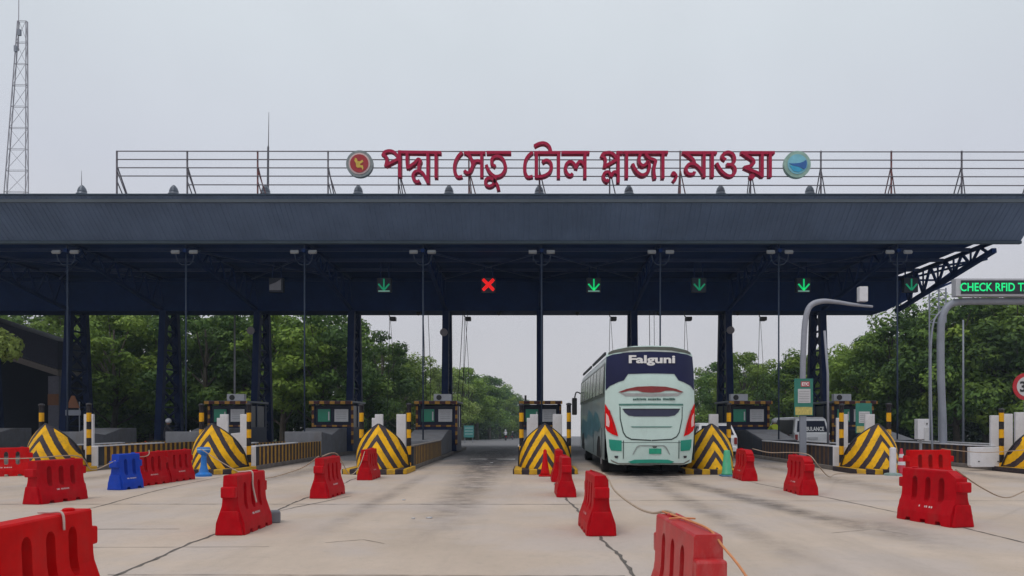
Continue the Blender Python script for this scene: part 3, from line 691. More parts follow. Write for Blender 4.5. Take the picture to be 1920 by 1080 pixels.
# ------------------------------------------------------------------ toll booths
booth_m = M('booth_navy', (.010, .02, .065), .5, spec=.2, var=.2, vscale=3); trim = stripes('booth_trim', (.42, .22, .04), (.07, .025, .03), .5, 0, .45)
trimz = stripes('booth_trim_z', (.42, .22, .04), (.07, .025, .03), .4, 2, .45)
def booth():
    r = empty('toll_booth', (0, 0, 0), 'x', 'toll booth', 'dark toll booths under the canopy')
    mb = MB(); mb.box(-.95, .95, 0, .1, 0, 1.15); mb.box(-.95, .95, 2.3, 2.4, 0, 2.3); mb.box(-.95, -.87, .1, 2.3, 0, 1.15); mb.box(.87, .95, .1, 2.3, 0, 1.15)
    for x in (-.9, .9):
        for y in (.05, 1.1, 2.25): mb.box(x - .05, x + .05, y - .045, y + .045, 1.15, 2.3)
    mb.build('wall', booth_m, r)
    mb = MB(); mb.box(-.85, .85, .04, .06, 1.15, 2.2); mb.box(-.92, -.9, .1, 2.2, 1.15, 2.2); mb.box(.9, .92, .1, 2.2, 1.15, 2.2); mb.build('window', glass_dk, r)
    mb = MB(); mb.box(-1.02, 1.02, -.35, 2.5, 2.32, 2.42); mb.build('roof', M('booth_roof', (.14, .16, .2), .5, var=.15), r, bevel=.015)
    MB().box(-1.03, 1.03, -.40, -.352, 2.26, 2.4).build('eave_trim', trim, r); MB().box(-.96, .96, -.03, -.002, 1.18, 1.26).build('sill_trim', trim, r)
    MB().box(-1.0, -.9, -.06, -.005, .3, 2.25).build('corner_trim', trimz, r); MB().box(.9, 1.0, -.06, -.005, .3, 2.25).build('corner_trim', trimz, r)
    mb = MB(); mb.box(-.72, -.12, .0, .025, 1.42, 2.02); mb.build('green_sheet', green_pn, r)
    mb = MB(); mb.box(-.22, -.16, -.012, -.003, 1.48, 1.9); mb.build('sheet_mark', white_sheet, r)
    mb = MB(); mb.box(.08, .74, .0, .025, 1.42, 2.02); mb.build('white_sheet', white_sheet, r)
    mb = MB(); [mb.box(.16, .66, -.012, -.004, 1.92 - i * .09, 1.94 - i * .09) for i in range(5)]; mb.build('print_line', M('grey_print', (.28, .28, .3), .6), r)
    return r
def ac(x, y, z, par):
    a = MB().box(-.42, .42, -.15, .15, 0, .34).build('air_conditioner', lgrey, par, bevel=.02); a.location = (x, y, z)
    MB().prism([(-.16 + .13*math.cos(t*math.pi/8), .17 + .13*math.sin(t*math.pi/8)) for t in range(16)], -.17, -.152, 'y').build('fan_grille', blk, a)
b0 = booth(); bl = {-3: 'dark toll booth behind the second cushion, with an air conditioner on its roof', -2: 'toll booth with a pale roof edge left of the third cushion', -1: 'toll booth left of the open lane, air conditioner on its roof',
                    0: 'toll booth behind the central chevron cushion', 1: 'toll booth hidden in front of the bus', 2: 'toll booth between the bus and the bent grey pole', 3: 'toll booth partly hidden behind the big right cushion'}
for i, k in enumerate(range(-3, 4)):
    o = b0 if i == 0 else dup(b0, (0, 0, 0)); o.location = (.35 + 5 * k, 35.6, .14); o['label'] = bl[k]
for o in [q for q in COL.objects if q.name.startswith('toll_booth')]:
    k = round((o.location.x - .35) / 5)
    if k in (-3, -1, 2, 3): ac(.25 if k < 2 else -.4, .3, 2.42, o)
    if k == 0: MB().box(-.78, -.68, .3, .4, 2.42, 2.7).build('roof_stub', blk, o)
for x, y, l in ((1, 0, 0),): pass

# ------------------------------------------------------------------ water barriers
def barrier(mat, L=1.08, nh=3, name='water_barrier', cham=0):
    r = bpy.data.objects.new(name, None); COL.objects.link(r); r.empty_display_size = .2
    Hh = .80; hl = L / 2
    def th(z):
        for (z0, t0), (z1, t1) in zip(((0, .40), (.15, .385), (.40, .215), (.80, .18)), ((.15, .385), (.40, .215), (.80, .18), (.81, .18))):
            if z <= z1: return t0 + (t1 - t0) * (z - z0) / (z1 - z0)
        return .17
    cs = [(-.27 + .27 * i) if nh == 3 else (-.13 + .26 * i) for i in range(nh)]; hw = .054; xs = set([-hl, hl])
    for c in cs:
        for i in range(9): xs.add(round(c - hw * math.cos(math.pi * i / 8), 4))
    for c in (-.3, 0, .3) if L > .9 else (-.15, .2):
        for d in (-.07, -.04, .04, .07): xs.add(round(c + d, 4))
    if cham: xs |= {-hl + .04, -hl + .09, -hl + .13}
    xs = sorted(xs); mb = MB()
    def hole(x):
        for c in cs:
            if abs(x - c) <= hw + 1e-4:
                q = max(0, 1 - ((x - c) / hw) ** 2) ** .5; return .50 - .12 - .07 * q, .50 + .12 + .07 * q
        return .5 - .12, .5 + .12
    def zb(x):
        for c in (-.3, 0, .3) if L > .9 else (-.15, .2):
            if abs(x - c) < .05: return .055
        return 0
    cols = []
    for x in xs:
        a, b = hole(x); z0 = zb(x)
        zs = [z0, .09, .16, .24, .32, a] + [a + (b - a) * i / 4 for i in (1, 2, 3)] + [b, .74, .785, .80]
        cols.append(zs)
    nz_ = len(cols[0]); base = len(mb.v)
    for x, zs in zip(xs, cols):
        for s in (-1, 1):
            for z in zs:
                if cham and x < -hl + .17 and z > .6: z = .6 + (z - .6) * (1 - .5 * (1 - (x + hl) / .17) * cham)
                t = th(z) / 2 - (.012 if z > .79 else 0); mb.v.append((x, s * t, z))
    idx = lambda i, s, j: base + i * 2 * nz_ + (0 if s < 0 else nz_) + j
    for i in range(len(xs) - 1):
        xm = (xs[i] + xs[i+1]) / 2; inh = any(abs(xm - c) < hw for c in cs)
        for j in range(nz_ - 1):
            if inh and 5 <= j < 9: continue
            mb.f.append((idx(i, -1, j), idx(i+1, -1, j), idx(i+1, -1, j+1), idx(i, -1, j+1)))
            mb.f.append((idx(i, 1, j), idx(i, 1, j+1), idx(i+1, 1, j+1), idx(i+1, 1, j)))
        for j in (0, nz_ - 1) + ((5, 9) if inh else ()):
            mb.f.append((idx(i, -1, j), idx(i, 1, j), idx(i+1, 1, j), idx(i+1, -1, j)))
    for c in cs:                                   # side walls of each slot
        for xe in (c - hw, c + hw):
            i = min(range(len(xs)), key=lambda q: abs(xs[q] - xe))
            for j in range(5, 9): mb.f.append((idx(i, -1, j), idx(i, 1, j), idx(i, 1, j+1), idx(i, -1, j+1)))
    for i in (0, len(xs) - 1):
        for j in range(nz_ - 1): mb.f.append((idx(i, -1, j), idx(i, 1, j), idx(i, 1, j+1), idx(i, -1, j+1)))
    mb.build('body', mat, r, bevel=.006)
    for s in (-1, 1):
        e = MB(); a0, a1 = sorted((s * (hl - .01), s * (hl + .085))); e.box(a0, a1, -.098, .098, .50, .65)
        e.build('lug', mat, r, bevel=.018)
        e = MB(); a0, a1 = sorted((s * (hl - .01), s * (hl + .045))); e.add([(a0, -.185, 0), (a1, -.18, 0), (a1, .18, 0), (a0, .185, 0), (a0, -.12, .33), (a1, -.12, .31), (a1, .12, .31), (a0, .12, .33)],
              [(0,3,2,1),(4,5,6,7),(0,1,5,4),(1,2,6,5),(2,3,7,6),(3,0,4,7)]); e.build('foot', mat, r, bevel=.018)
    MB().lathe([(.045, .80), (.045, .815), (.03, .822)], (.38 * L / 1.08, 0, 0), 12).build('filler_cap', mat, r)
    rr = random.Random(3); mk = MB()
    for s in (-1, 1):                              # worn white printing low on the flank
        x = -.16
        while x < .16:
            wq = rr.uniform(.012, .03); zc = .235; y = s * (th(.235) / 2 + .004); y2 = s * (th(.262) / 2 + .004)
            if rr.random() < .85: mk.add([(x, y, zc), (x + wq, y, zc), (x + wq, y2, zc + .027), (x, y2, zc + .027)], [(0, 1, 2, 3)])
            x += wq + rr.uniform(.006, .016)
    mk.build('worn_printing', M('worn_white_print', (.6, .5, .5), .6, dirt=.5, vscale=20), r)
    return r
RB, RF, RBR = barrier(red_pl), barrier(red_glare), barrier(red_br); BB = barrier(blue_pl, .66, 2); RC = barrier(red_pl, cham=1)
used = set()
def place(proto, x, y, deg, label, group='red plastic water barriers along the lane joints'):
    if proto.name in used: o = dup(proto, (x, y, 0), math.radians(deg))
    else: used.add(proto.name); o = proto; o.location = (x, y, 0); o.rotation_euler = (0, 0, math.radians(deg))
    o['label'] = label; o['category'] = 'barrier'
    if group: o['group'] = group
    return o
place(RBR, -3.70, 5.52, 91, 'red barrier cut off by the lower left corner of the view')
place(RB, -9.12, 14.15, 79, 'red barrier lying left, in front of the far left chevron cushion')
place(RBR, -14.9, 20.9, 40, 'bright red barrier at the left edge beside the far left cushion')
place(RB, -9.36, 18.0, 84, 'nearer of two end-to-end red barriers right of the blue barrier')
place(RB, -9.27, 19.22, 85, 'farther of two end-to-end red barriers, next to the blue post')
place(BB, -9.28, 16.85, 80, 'short blue barrier with dark slots among the red ones', None)
place(RB, -4.06, 10.42, 91, 'red barrier with a grey stone at its far foot', )
place(RB, -4.22, 15.2, 88, 'small red barrier alone in the lane left of the open lane')
place(RB, -4.42, 19.9, 90, 'red barrier standing end-on before the third cushion')
place(RB, .66, 19.3, 90, 'farthest red barrier next to the red cone')
place(RB, .66, 15.45, 91, 'red barrier end-on behind the middle one, near the red cone')
place(RB, .88, 10.35, 92.5, 'red barrier seen end-on in the middle, left of the bus')
place(RF, 1.07, 5.18, 93, 'pale red barrier at the bottom, nearest the viewer, with rope over it')
place(RC, 5.6, 19.6, 88, 'red barrier beside the green cone right of the bus')
place(RC, 5.72, 15.85, 88, 'red barrier with a sloping top corner, right of the bus')
place(RC, 6.03, 11.15, 103, 'large red barrier at right with a brighter one behind it')
place(RBR, 10.25, 19.2, 2, 'bright red barrier seen flat behind the large right one')

def block(loc, label):
    o = MB().box(-.09, .09, -.14, .14, 0, .17).build('stone_block', concrete_w, None, bevel=.02); o.location = loc; o.rotation_euler = (0, 0, .4); tag(o, label, 'stone block')
block((-3.93, 11.2, 0), 'grey stone block at the far foot of a red barrier')

def cone(name, loc, mats, label, prof, hh=.8, base=.36, cat='traffic cone', stripes_=None):
    r = empty(name, loc, label, cat)
    MB().lathe(prof, n=20).build('cone_body', mats[0], r, smooth=True)
    MB().box(-base/2, base/2, -base/2, base/2, 0, .045).build('base', mats[1], r, bevel=.015)
    if stripes_:
        for a, b, ra, rb in stripes_: MB().lathe([(ra, a), (rb, b)], n=20).build('reflective_band', white_p, r)
    return r
cp = [(.15, .04), (.13, .08), (.035, .74), (.03, .76)]
g_ = G(1022, 893); cone('traffic_cone', g_, (red_br, red_br), 'plain red traffic cone before the central cushion', [(.15, .04), (.12, .12), (.06, .5), (.05, .72), (.02, .76)])
g_ = G(1363, 893); cone('traffic_cone', g_, (M('green_plastic', (.06, .42, .22), .4, dirt=.3), M('cone_blue_base', (.07, .2, .35), .5)), 'green traffic cone with a blue foot right of the bus', [(.16, .04), (.15, .09), (.14, .1), (.085, .7), (.07, .73), (.02, .74)])
g_ = G(1690, 890); c_ = cone('traffic_cone', g_ + Vector((0, 0, 0)), (M('cone_red', (.5, .02, .05), .4), M('cone_red', (.5, .02, .05), .4)), 'red and white banded cone beside the big right cushion', cp, stripes_=((.28, .38, .107, .091), (.5, .6, .075, .060)))
r_ = empty('blue_bollard', G(382, 893), 'blue plastic bollard with a flat wide cap before the second cushion', 'bollard')
MB().lathe([(.22, 0), (.22, .06), (.13, .12), (.085, .3), (.07, .55), (.07, .62)], n=20).build('stem', M('bollard_blue', (.01, .16, .52), .35), r_, smooth=False)
MB().lathe([(.09, .60), (.17, .68), (.18, .80), (.14, .82)], n=20).build('cap', MATS['bollard_blue'], r_)
MB().lathe([(.183, .74), (.183, .78)], n=20).build('pale_band', M('pale_blue', (.3, .5, .75), .5), r_)
r_ = empty('white_bollard', (10.28, 21.15, 0), 'white delineator tube with a grey green foot at the big right cushion', 'bollard')
MB().lathe([(.095, .05), (.09, .78), (.05, .8)], n=18).build('tube', white_p, r_, smooth=False)
MB().lathe([(.26, 0), (.24, .05), (.1, .08)], n=8).build('foot', M('grey_green', (.2, .28, .27), .7), r_)

def rope(pts, label, mat=rope_m, r=.011):
    pts = [tuple(p) for p in pts]; pts = smooth_pts([Vector(p) for p in pts], 6)
    tag(MB().tube(pts, r, 6).build('rope', mat, None, smooth=True), label, 'rope')
rope([(.84, 10.85, .82), (.92, 9.95, .825), (.98, 9.76, .78), (.985, 8.9, .68), (1.03, 7.5, .655), (1.04, 6.5, .71), (1.03, 5.74, .815), (1.05, 5.5, .822)], 'rope sagging from the middle barrier to the nearest pale barrier')
rope([(1.0, 5.72, .815), (1.08, 5.2, .818), (1.13, 4.75, .815), (1.17, 4.58, .74), (1.16, 4.1, .68), (1.13, 3.4, .55)], 'orange rope running over the nearest pale barrier', orange_rope, .008)
rope([(.975, 5.32, .812), (1.07, 5.31, .818), (1.165, 5.32, .812)], 'short strap across the top of the nearest pale barrier', orange_rope, .007)
rope([(5.66, 19.1, .835), (5.58, 17.5, .8), (5.7, 16.4, .845), (5.73, 15.4, .835), (5.9, 15.28, .6), (6.6, 16.5, .3), (7.9, 19.2, .18), (9.4, 20.9, .05)], 'rope over two right barriers to the big right cushion')
rope([(6.05, 10.6, .835), (6.6, 10.9, .55), (7.6, 11.9, .30), (8.8, 13.2, .3), (10.6, 14.8, .45)], 'rope sagging to the right edge from the large right barrier')
rope([(10.6, 19.2, .83), (12.2, 20, .7), (14.2, 21, .75), (17, 22, .8)], 'rope from the flat bright red barrier to the right edge')
rope([(-16, 20, .55), (-12.5, 17, .68), (-9.45, 13.8, .84), (-9.05, 14.7, .84), (-9.4, 15.8, .5), (-9.3, 16.7, .7), (-9.1, 17.4, .72), (-9.35, 18.0, .84)], 'rope linking the left red and blue barriers')
rope([(-4.2, 14.7, .835), (-4.2, 15.8, .84), (-4.3, 17.3, .3), (-4.38, 18.6, .4), (-4.42, 19.5, .83)], 'rope from the lone small barrier to the end-on barrier')
rope([(-9.0, 20, .8), (-6.8, 17.8, .2), (-5.0, 15.5, .5), (-4.25, 14.65, .84)], 'rope from the island wall to the lone small barrier')
rope([(-3.79, 5.66, .815), (-3.70, 5.66, .815), (-3.605, 5.66, .81), (-3.59, 5.66, .68)], 'pale cord tied around the corner barrier at lower left', M('pale_cord', (.5, .4, .36), .8), .009)
rope([(-4.16, 10.42, .81), (-4.06, 10.42, .815), (-3.96, 10.42, .81), (-3.95, 10.42, .62), (-3.90, 10.42, .38)], 'cord tied around the barrier with the stone', MATS['pale_cord'], .012)

for (xx, yy, sz_, l) in ((805, 972, .05, 'white scrap of paper on the open lane'), (757, 938, .035, 'tiny pale scrap near the middle of the open lane'), (922, 868, .05, 'pale scrap on the lane before the central cushion'), (775, 973, .03, 'small pale scrap left of the larger white scrap')):
    p_ = G(xx, yy); o = MB().prism([(-sz_, -sz_ * .6), (sz_ * .4, -sz_), (sz_, sz_ * .3), (0, sz_)], .006, .02, 'z').build('paper_scrap', white_sheet, None); o.location = p_; tag(o, l, 'litter')
# ------------------------------------------------------------------ signs, gantries at right
def gantry():
    r = empty('display_gantry', (14.4, 26.5, .14), 'bent grey gantry carrying the green lit message display at right', 'gantry')
    q = lambda x, y: (lambda p: (p.x - 14.4, 0, p.z - .14))(P(x, y, 26.5))
    pts = smooth_pts([Vector(q(*a)) for a in ((1769, 870), (1768, 800), (1764, 700), (1764, 620), (1768, 590), (1780, 572), (1800, 566), (1840, 565), (1990, 565))], 5)
    MB().tube(pts, .125, 12).build('post', greysteel, r, smooth=True)
    pts = smooth_pts([Vector(q(*a)) for a in ((1749, 870), (1747, 800), (1745, 700), (1746, 640), (1752, 600), (1768, 580))], 5)
    MB().tube(pts, .035, 8).build('side_pipe', greysteel, r, smooth=True)
    a, b = q(1783, 525), q(1990, 558)
    MB().box(a[0], b[0], -.32, -.02, b[2], a[2]).build('display_housing', lgrey, r, bevel=.02)
    a2, b2 = q(1792, 529), q(1983, 554)
    f = MB().box(a2[0], b2[0], -.345, -.322, b2[2], a2[2]).build('display_face', M('display_black', (.008, .012, .02), .3, var=0), r)
    cx_ = (q(1790, 0)[0] + q(1932, 0)[0]) / 2
    text('display_text', 'CHECK RFID TAG', .4, led_g, r, (cx_, -.35, (a2[2] + b2[2]) / 2), ext=.004, off=.006, width=q(1932, 0)[0] - q(1790, 0)[0], height=.30)
gantry()
def campole():
    r = empty('camera_pole', (9.6, 26, .14), 'bent grey pole with a cantilever arm and white box, right of the bus', 'pole')
    q = lambda x, y: Vector((lambda p: (p.x - 9.6, 0, p.z - .14))(P(x, y, 26)))
    pts = smooth_pts([q(*a) for a in ((1504, 872), (1505, 800), (1505, 720), (1507, 640), (1511, 595), (1520, 573), (1540, 565), (1565, 566), (1600, 571), (1636, 575))], 5)
    n = len(pts); MB().tube(pts, [.10 if i < n * .6 else .10 - .06 * (i - n * .6) / (n * .4) for i in range(n)], 12).build('pole', M('pole_grey', (.27, .28, .33), .45, var=.1), r, smooth=True)
    a, b = q(1609, 538), q(1625, 566)
    MB().box(a.x, b.x, -.12, .12, b.z, a.z).build('white_box', white_p, r, bevel=.02)
    MB().tube([q(1553, 872) , q(1552, 700), q(1546, 620)], .045, 8).build('side_pipe', M('pole_grey', (.2,)*3), r, smooth=True)
campole()
def banner(x0, x1, y0, y1, Y, label, post_w, txt):
    a, b = P(x0, y0, Y), P(x1, y1, Y); X = (a.x + b.x) / 2; w_, h_ = (b.x - a.x), (a.z - b.z)
    r = empty('banner_stand', (X, Y, .14), label, 'banner', 'green notice banners on the islands')
    z0 = b.z - .14; s = w_ / 2
    MB().box(-post_w/2, post_w/2, -.04, .06, 0, z0 + .15).build('post', greysteel, r, bevel=.01)
    MB().box(-s, s, -.07, -.045, z0, z0 + h_).build('panel', M('banner_green', (.02, .17, .13), .5), r)
    MB().box(-s + .03, s - .03, -.075, -.071, z0 + .02, z0 + h_ * .23).build('yellow_field', M('banner_yellow', (.5, .42, .12), .5, var=.3, vscale=12), r)
    MB().box(-s * .62, s * .72, -.077, -.0715, z0 + h_ * .34, z0 + h_ * .72).build('white_field', white_sheet, r)
    if txt:
        MB().box(-s * .3, s * .65, -.077, -.0715, z0 + h_ * .78, z0 + h_ * .92).build('red_field', M('banner_red', (.4, .04, .06), .5), r)
        text('banner_text', txt, .1, M('text_white', (.75, .75, .75), .5, var=0), r, (s * .17, -.08, z0 + h_ * .85), ext=.002, off=.004, width=s * .75, height=h_ * .09)
    mb = MB(); [mb.box(-s * .5, s * .6, -.0805, -.0775, z0 + h_ * (.38 + .065 * i), z0 + h_ * (.395 + .065 * i)) for i in range(5)]; mb.build('print_line', MATS['grey_print'], r)
banner(1488, 1523, 710, 779, 25, 'green notice banner with red ETC heading on a grey post', .22, 'ETC')
banner(1603, 1633, 756, 812, 25.5, 'smaller faded green banner behind the big right cushion', .1, None)
r_ = empty('control_cabinet', (P(1729, 800, 26).x, 26, .14), 'small white control cabinet on a post at right', 'cabinet')
MB().tube([(0, .1, 0), (0, .1, .8)], .05, 8).build('post', lgrey, r_); MB().box(-.2, .2, -.1, .15, .78, 1.5).build('cabinet', white_p, r_, bevel=.015); MB().box(.02, .18, -.13, -.102, .72, 1.2).build('door', white_sheet, r_, bevel=.01)
MB().box(.08, .12, -.14, -.131, 1.3, 1.36).build('lock', blk, r_)
# speed limit sign at the right edge
p = P(1924, 725, 24.5); r_ = empty('speed_limit_sign', (p.x, 24.5, .14), 'round 30 speed limit sign with a red rim at the right edge', 'road sign')
zz = p.z - .14; disc((0, zz), .455, -.03, 0, 'rim', M('sign_rim_red', (.42, .01, .02), .4), r_); disc((0, zz), .33, -.036, -.031, 'face', white_sheet, r_)
text('number', '30', .4, blk, r_, (.0, -.04, zz), ext=.003, off=.012, width=.46, height=.36); MB().tube([(0, .05, 0), (0, .05, zz + .3)], .04, 8).build('post', greysteel, r_)
# far slender poles
def slim(x, y0, Y, label, mat, r0=.05):
    a = P(x, y0, Y); o = MB().tube([(0, 0, 0), (0, 0, a.z - gz(Y))], [r0, r0 * .7], 8).build('slim_pole', mat, None, smooth=True); o.location = (a.x, Y, gz(Y)); tag(o, l_ if False else label, 'pole')
slim(440, 588, 44, 'pale slim pole left among the trees', lgrey, .07)
slim(1806, 600, 46, 'dull slim pole before the right trees beside the gantry', greysteel, .07)
slim(1683, 610, 44, 'dark slim pole before the right trees', polem, .05)
r_ = empty('lattice_mast', (P(1747, 600, 47).x, 47, gz(47)), 'grey lattice mast head behind the message display', 'mast')
mb = MB(); zt = P(1747, 540, 47).z + .02
for dx in (-.15, .45, .9): mb.bar((dx, 0, 0 if dx < .9 else zt - 2.2), (dx, 0, zt), .07)
for i in range(5): zq = zt - 2.2 + i * .52; mb.bar((-.15, 0, zq), (.9, 0, zq), .05); mb.bar((-.15, 0, zq), (.45, 0, zq + .52 if i < 4 else zq), .035); mb.bar((.45, 0, zq + (.52 if i < 4 else 0)), (.9, 0, zq), .035)
mb.build('lattice', greysteel, r_)

# ------------------------------------------------------------------ bus
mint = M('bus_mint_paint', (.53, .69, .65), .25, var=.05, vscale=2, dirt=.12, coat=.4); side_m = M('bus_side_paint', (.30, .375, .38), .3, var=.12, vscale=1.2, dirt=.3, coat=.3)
busglass = M('bus_window_film', (.007, .009, .05), .4, spec=.25, var=.15, vscale=1); teal = M('bus_teal', (.008, .27, .19), .35, var=.06); tred = M('tail_red', (.66, .001, .003), .3, var=.08, vscale=14, spec=.12)
BYY = 20.75; SCL = F / BYY; BXC = (1221.5 - CX) / SCL
bus = empty('coach_bus', (BXC, BYY, 0), 'mint green and dark blue coach bus leaving through the lane, seen from behind', 'bus')
W2, TOP, BOT, LEN = 1.285, 3.62, .44, 11.6
def q(px_, py_): return ((px_ - 1221.5) / SCL, H + (HY - py_) / SCL)
def ry(x, z):       # rear face depth
    return .34 * (abs(x) / W2) ** 4 + (.16 * max(0, (z - 2.35) / 1.2) ** 2) + .07 * max(0, (.9 - z)) ** 1
def bus_w(z):       # half width by height
    if z > 3.15: t = min(1, (z - 3.15) / .5); return W2 - .05 - .62 * max(0, t) ** 2.6
    return W2 - .05 * max(0, (z - 2.0) / 1.15)
def zcap(x): return 3.70 - .16 * (abs(x) / W2) ** 2
# body shell: cross sections
mb = MB(); secs = [(0, 0)] ; prof = []
for i in range(14): z = BOT + (3.2 - BOT) * i / 13; prof.append((-(W2 - .05 * max(0, (z - 2.0) / 1.2)), z))
for i in range(1, 8):
    a = math.pi / 2 * i / 8; prof.append((-(W2 - .05) + .22 * (1 - math.cos(a)), 3.2 + .33 * math.sin(a)))
top_ = [(-.95 + 1.9 * i / 10, 3.555 + .13 * (1 - ((-.95 + 1.9 * i / 10) / 1.0) ** 2)) for i in range(11)]
prof = prof + top_ + [(-x, z) for x, z in prof[::-1]]
Ys = [0, .15, .5, 1.0, 2.2, 2.201, 3.4, 5, 8, LEN - .6, LEN - .15, LEN]
base = 0; npf = len(prof)
for Y in Ys:
    for x, z in prof:
        s = 1 if Y < LEN - .5 else (1 - .05 * ((Y - LEN + .5) / .5))
        yy = ry(x * .98, z) + .02 if Y == 0 else (max(Y, ry(x * .98, z) + .05) if Y < .5 else Y)
        mb.v.append((x * s, yy, z))
for i in range(len(Ys) - 1):
    for j in range(npf - 1):
        a = i * npf + j; mb.f.append((a, a+1, a+1+npf, a+npf))
    mb.f.append((i*npf, (i+1)*npf, (i+1)*npf + npf - 1, i*npf + npf - 1))
mb.f.append(tuple(range((len(Ys)-1)*npf, len(Ys)*npf)))
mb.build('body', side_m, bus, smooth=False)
def panel(name, poly, off, mat, par, thick=.03, step=.1):
    bm = bmesh.new(); vs = [bm.verts.new((x, 0, z)) for x, z in poly]; bm.faces.new(vs)
    x0, x1 = min(p[0] for p in poly), max(p[0] for p in poly); z0, z1 = min(p[1] for p in poly), max(p[1] for p in poly)
    for ax, a, b in ((0, x0, x1), (2, z0, z1)):
        k = int((b - a) / step)
        for i in range(1, k + 1):
            c = a + (b - a) * i / (k + 1); no = (1, 0, 0) if ax == 0 else (0, 0, 1); co_ = (c, 0, 0) if ax == 0 else (0, 0, c)
            bmesh.ops.bisect_plane(bm, geom=bm.verts[:] + bm.edges[:] + bm.faces[:], plane_co=co_, plane_no=no, dist=1e-5)
    for v in bm.verts: v.co.y = ry(v.co.x, v.co.z) - off
    bmesh.ops.recalc_face_normals(bm, faces=bm.faces)
    f = bm.faces[:]
    if sum((q_.normal.y for q_ in f)) > 0: bmesh.ops.reverse_faces(bm, faces=f)
    r = bmesh.ops.extrude_face_region(bm, geom=bm.faces[:])
    for v in [g for g in r['geom'] if isinstance(g, bmesh.types.BMVert)]: v.co.y += thick
    bmesh.ops.recalc_face_normals(bm, faces=bm.faces)
    me = bpy.data.meshes.new(name); bm.to_mesh(me); bm.free(); me.materials.append(mat)
    for p_ in me.polygons: p_.use_smooth = abs(p_.normal.y) > .35
    o = bpy.data.objects.new(name, me); COL.objects.link(o); o.parent = par
    es = o.modifiers.new('es', 'EDGE_SPLIT'); es.split_angle = math.radians(40); return o
def sym(pts): L = [q(*p) for p in pts]; return L + [(-x, z) for x, z in L[::-1]]
# rear shell (mint) : left outline from roof to skirt
panel('rear_shell', sym([(1221, 646.5), (1190, 647.5), (1160, 652), (1143, 658), (1139, 664), (1137, 700), (1136, 760), (1136.5, 800), (1140, 845), (1143, 868), (1160, 872), (1221, 871)])[:], .0, mint, bus)
panel('rear_window', sym([(1221, 658.5), (1180, 659.5), (1150, 663), (1139.3, 667), (1138, 690), (1137.3, 712), (1137.5, 731), (1145, 723), (1160, 716), (1170, 713), (1178, 701), (1221, 700)]), .014, busglass, bus, .012)
panel('roof_band', sym([(1221, 648.5), (1180, 649.5), (1150, 655), (1143, 659), (1143, 663), (1155, 660), (1180, 657), (1221, 655)]), .012, M('olive_band', (.07, .075, .06), .4), bus, .01)
panel('spoiler_lip', sym([(1221, 655), (1182, 656.5), (1165, 660), (1182, 659.5), (1221, 658)]), .02, M('pale_band', (.36, .40, .38), .4), bus, .01)
pr = panel('brake_light', sym([(1221, 724), (1195, 725), (1175, 729), (1160, 735), (1166, 736), (1180, 732.5), (1195, 732.5), (1205, 735.5), (1221, 736.5)]), .016, M('dull_red_lamp', (.22, .02, .02), .3, var=.2), bus, .014)
panel('brake_light_trim', sym([(1221, 738), (1195, 737.5), (1163, 737), (1172, 742.5), (1221, 743.5)]), .012, M('grey_trim', (.33, .33, .33), .4), bus, .01)
panel('crease', sym([(1221, 756.5), (1161, 757), (1161, 760.5), (1221, 760)]), .012, M('crease_teal', (.07, .2, .17), .5), bus, .01)
ec = panel('engine_cover', sym([(1221, 763.5), (1164, 764.5), (1164.5, 785), (1170, 810), (1175, 818), (1184, 822.5), (1221, 824.5)]), .022, mint, bus, .02)
for a, b in (((1162.5, 763), (1163, 786)), ((1163, 786), (1168.7, 811)), ((1168.7, 811), (1174, 820)), ((1174, 820), (1184, 824.5)), ((1184, 824.5), (1221, 826.5)), ((1162.5, 763), (1221, 762))):
    pass
gap = [(1162, 762), (1162.5, 786), (1168, 811.5), (1173.5, 820), (1183.5, 825), (1221, 826.8)]
gi = [(1164, 763.5), (1164.5, 785), (1170, 810), (1175, 818), (1184, 822.5), (1221, 824.5)]
for s in (1, -1):
    poly = [q(*p_) for p_ in gap] + [q(*p_) for p_ in gi[::-1]]
    if s < 0: poly = [(-x, z) for x, z in poly][::-1]
    panel('cover_gap', poly, .008, M('gap_dark', (.04, .07, .065), .6), bus, .006)
panel('grille', sym([(1221, 767), (1168, 767), (1171, 773), (1178, 779), (1190, 781), (1221, 781)]), .034, M('grille_navy', (.025, .03, .07), .5, var=.1), ec, .01)
panel('grille_edge', sym([(1221, 766.2), (1167, 766.2), (1168, 768), (1221, 768)]), .040, black, ec, .01)
panel('slot', sym([(1221, 799.5), (1182, 799.5), (1186, 801.5), (1221, 801.5)]), .034, MATS['crease_teal'], ec, .01)
for s in (1, -1):
    def one(name, pts, off, mat, par, th=.014):
        L = [q(*p_) for p_ in pts]; L = L if s > 0 else [(-x, z) for x, z in L][::-1]; return panel(name, L, off, mat, par, th)
    tl = one('tail_light', [(1136.2, 757), (1140.5, 764), (1148, 779), (1154, 797), (1159.5, 818), (1149, 814.5), (1140, 808), (1136.4, 800)], .03, tred, bus, .03)
    one('lamp_lens', [(1138, 774), (1142, 780), (1144.5, 791), (1143.5, 801), (1138, 798)], .035, M('lamp_white', (.75, .5, .48), .2, var=0), tl, .006)
    one('corner_panel', [(1143, 824), (1166, 826), (1166, 846), (1147, 845), (1144, 838)], .016, teal, bus)
    one('lamp_rib', [(1143, 768), (1144.5, 768.5), (1156, 812), (1154.5, 812)], .037, M('lamp_dark_red', (.25, .004, .006), .4), tl, .006)
    one('seam', [(1168.5, 826), (1170, 826), (1170, 860), (1168.5, 860)], .012, MATS['gap_dark'], bus, .008)
    one('fog_lamp', [(1153, 855), (1160, 855), (1159, 859.5), (1154, 859)], .016, black, bus)
panel('panel_seam', sym([(1221, 829), (1145, 829.6), (1145, 830.4), (1221, 829.8)]), .006, MATS['gap_dark'], bus, .005)
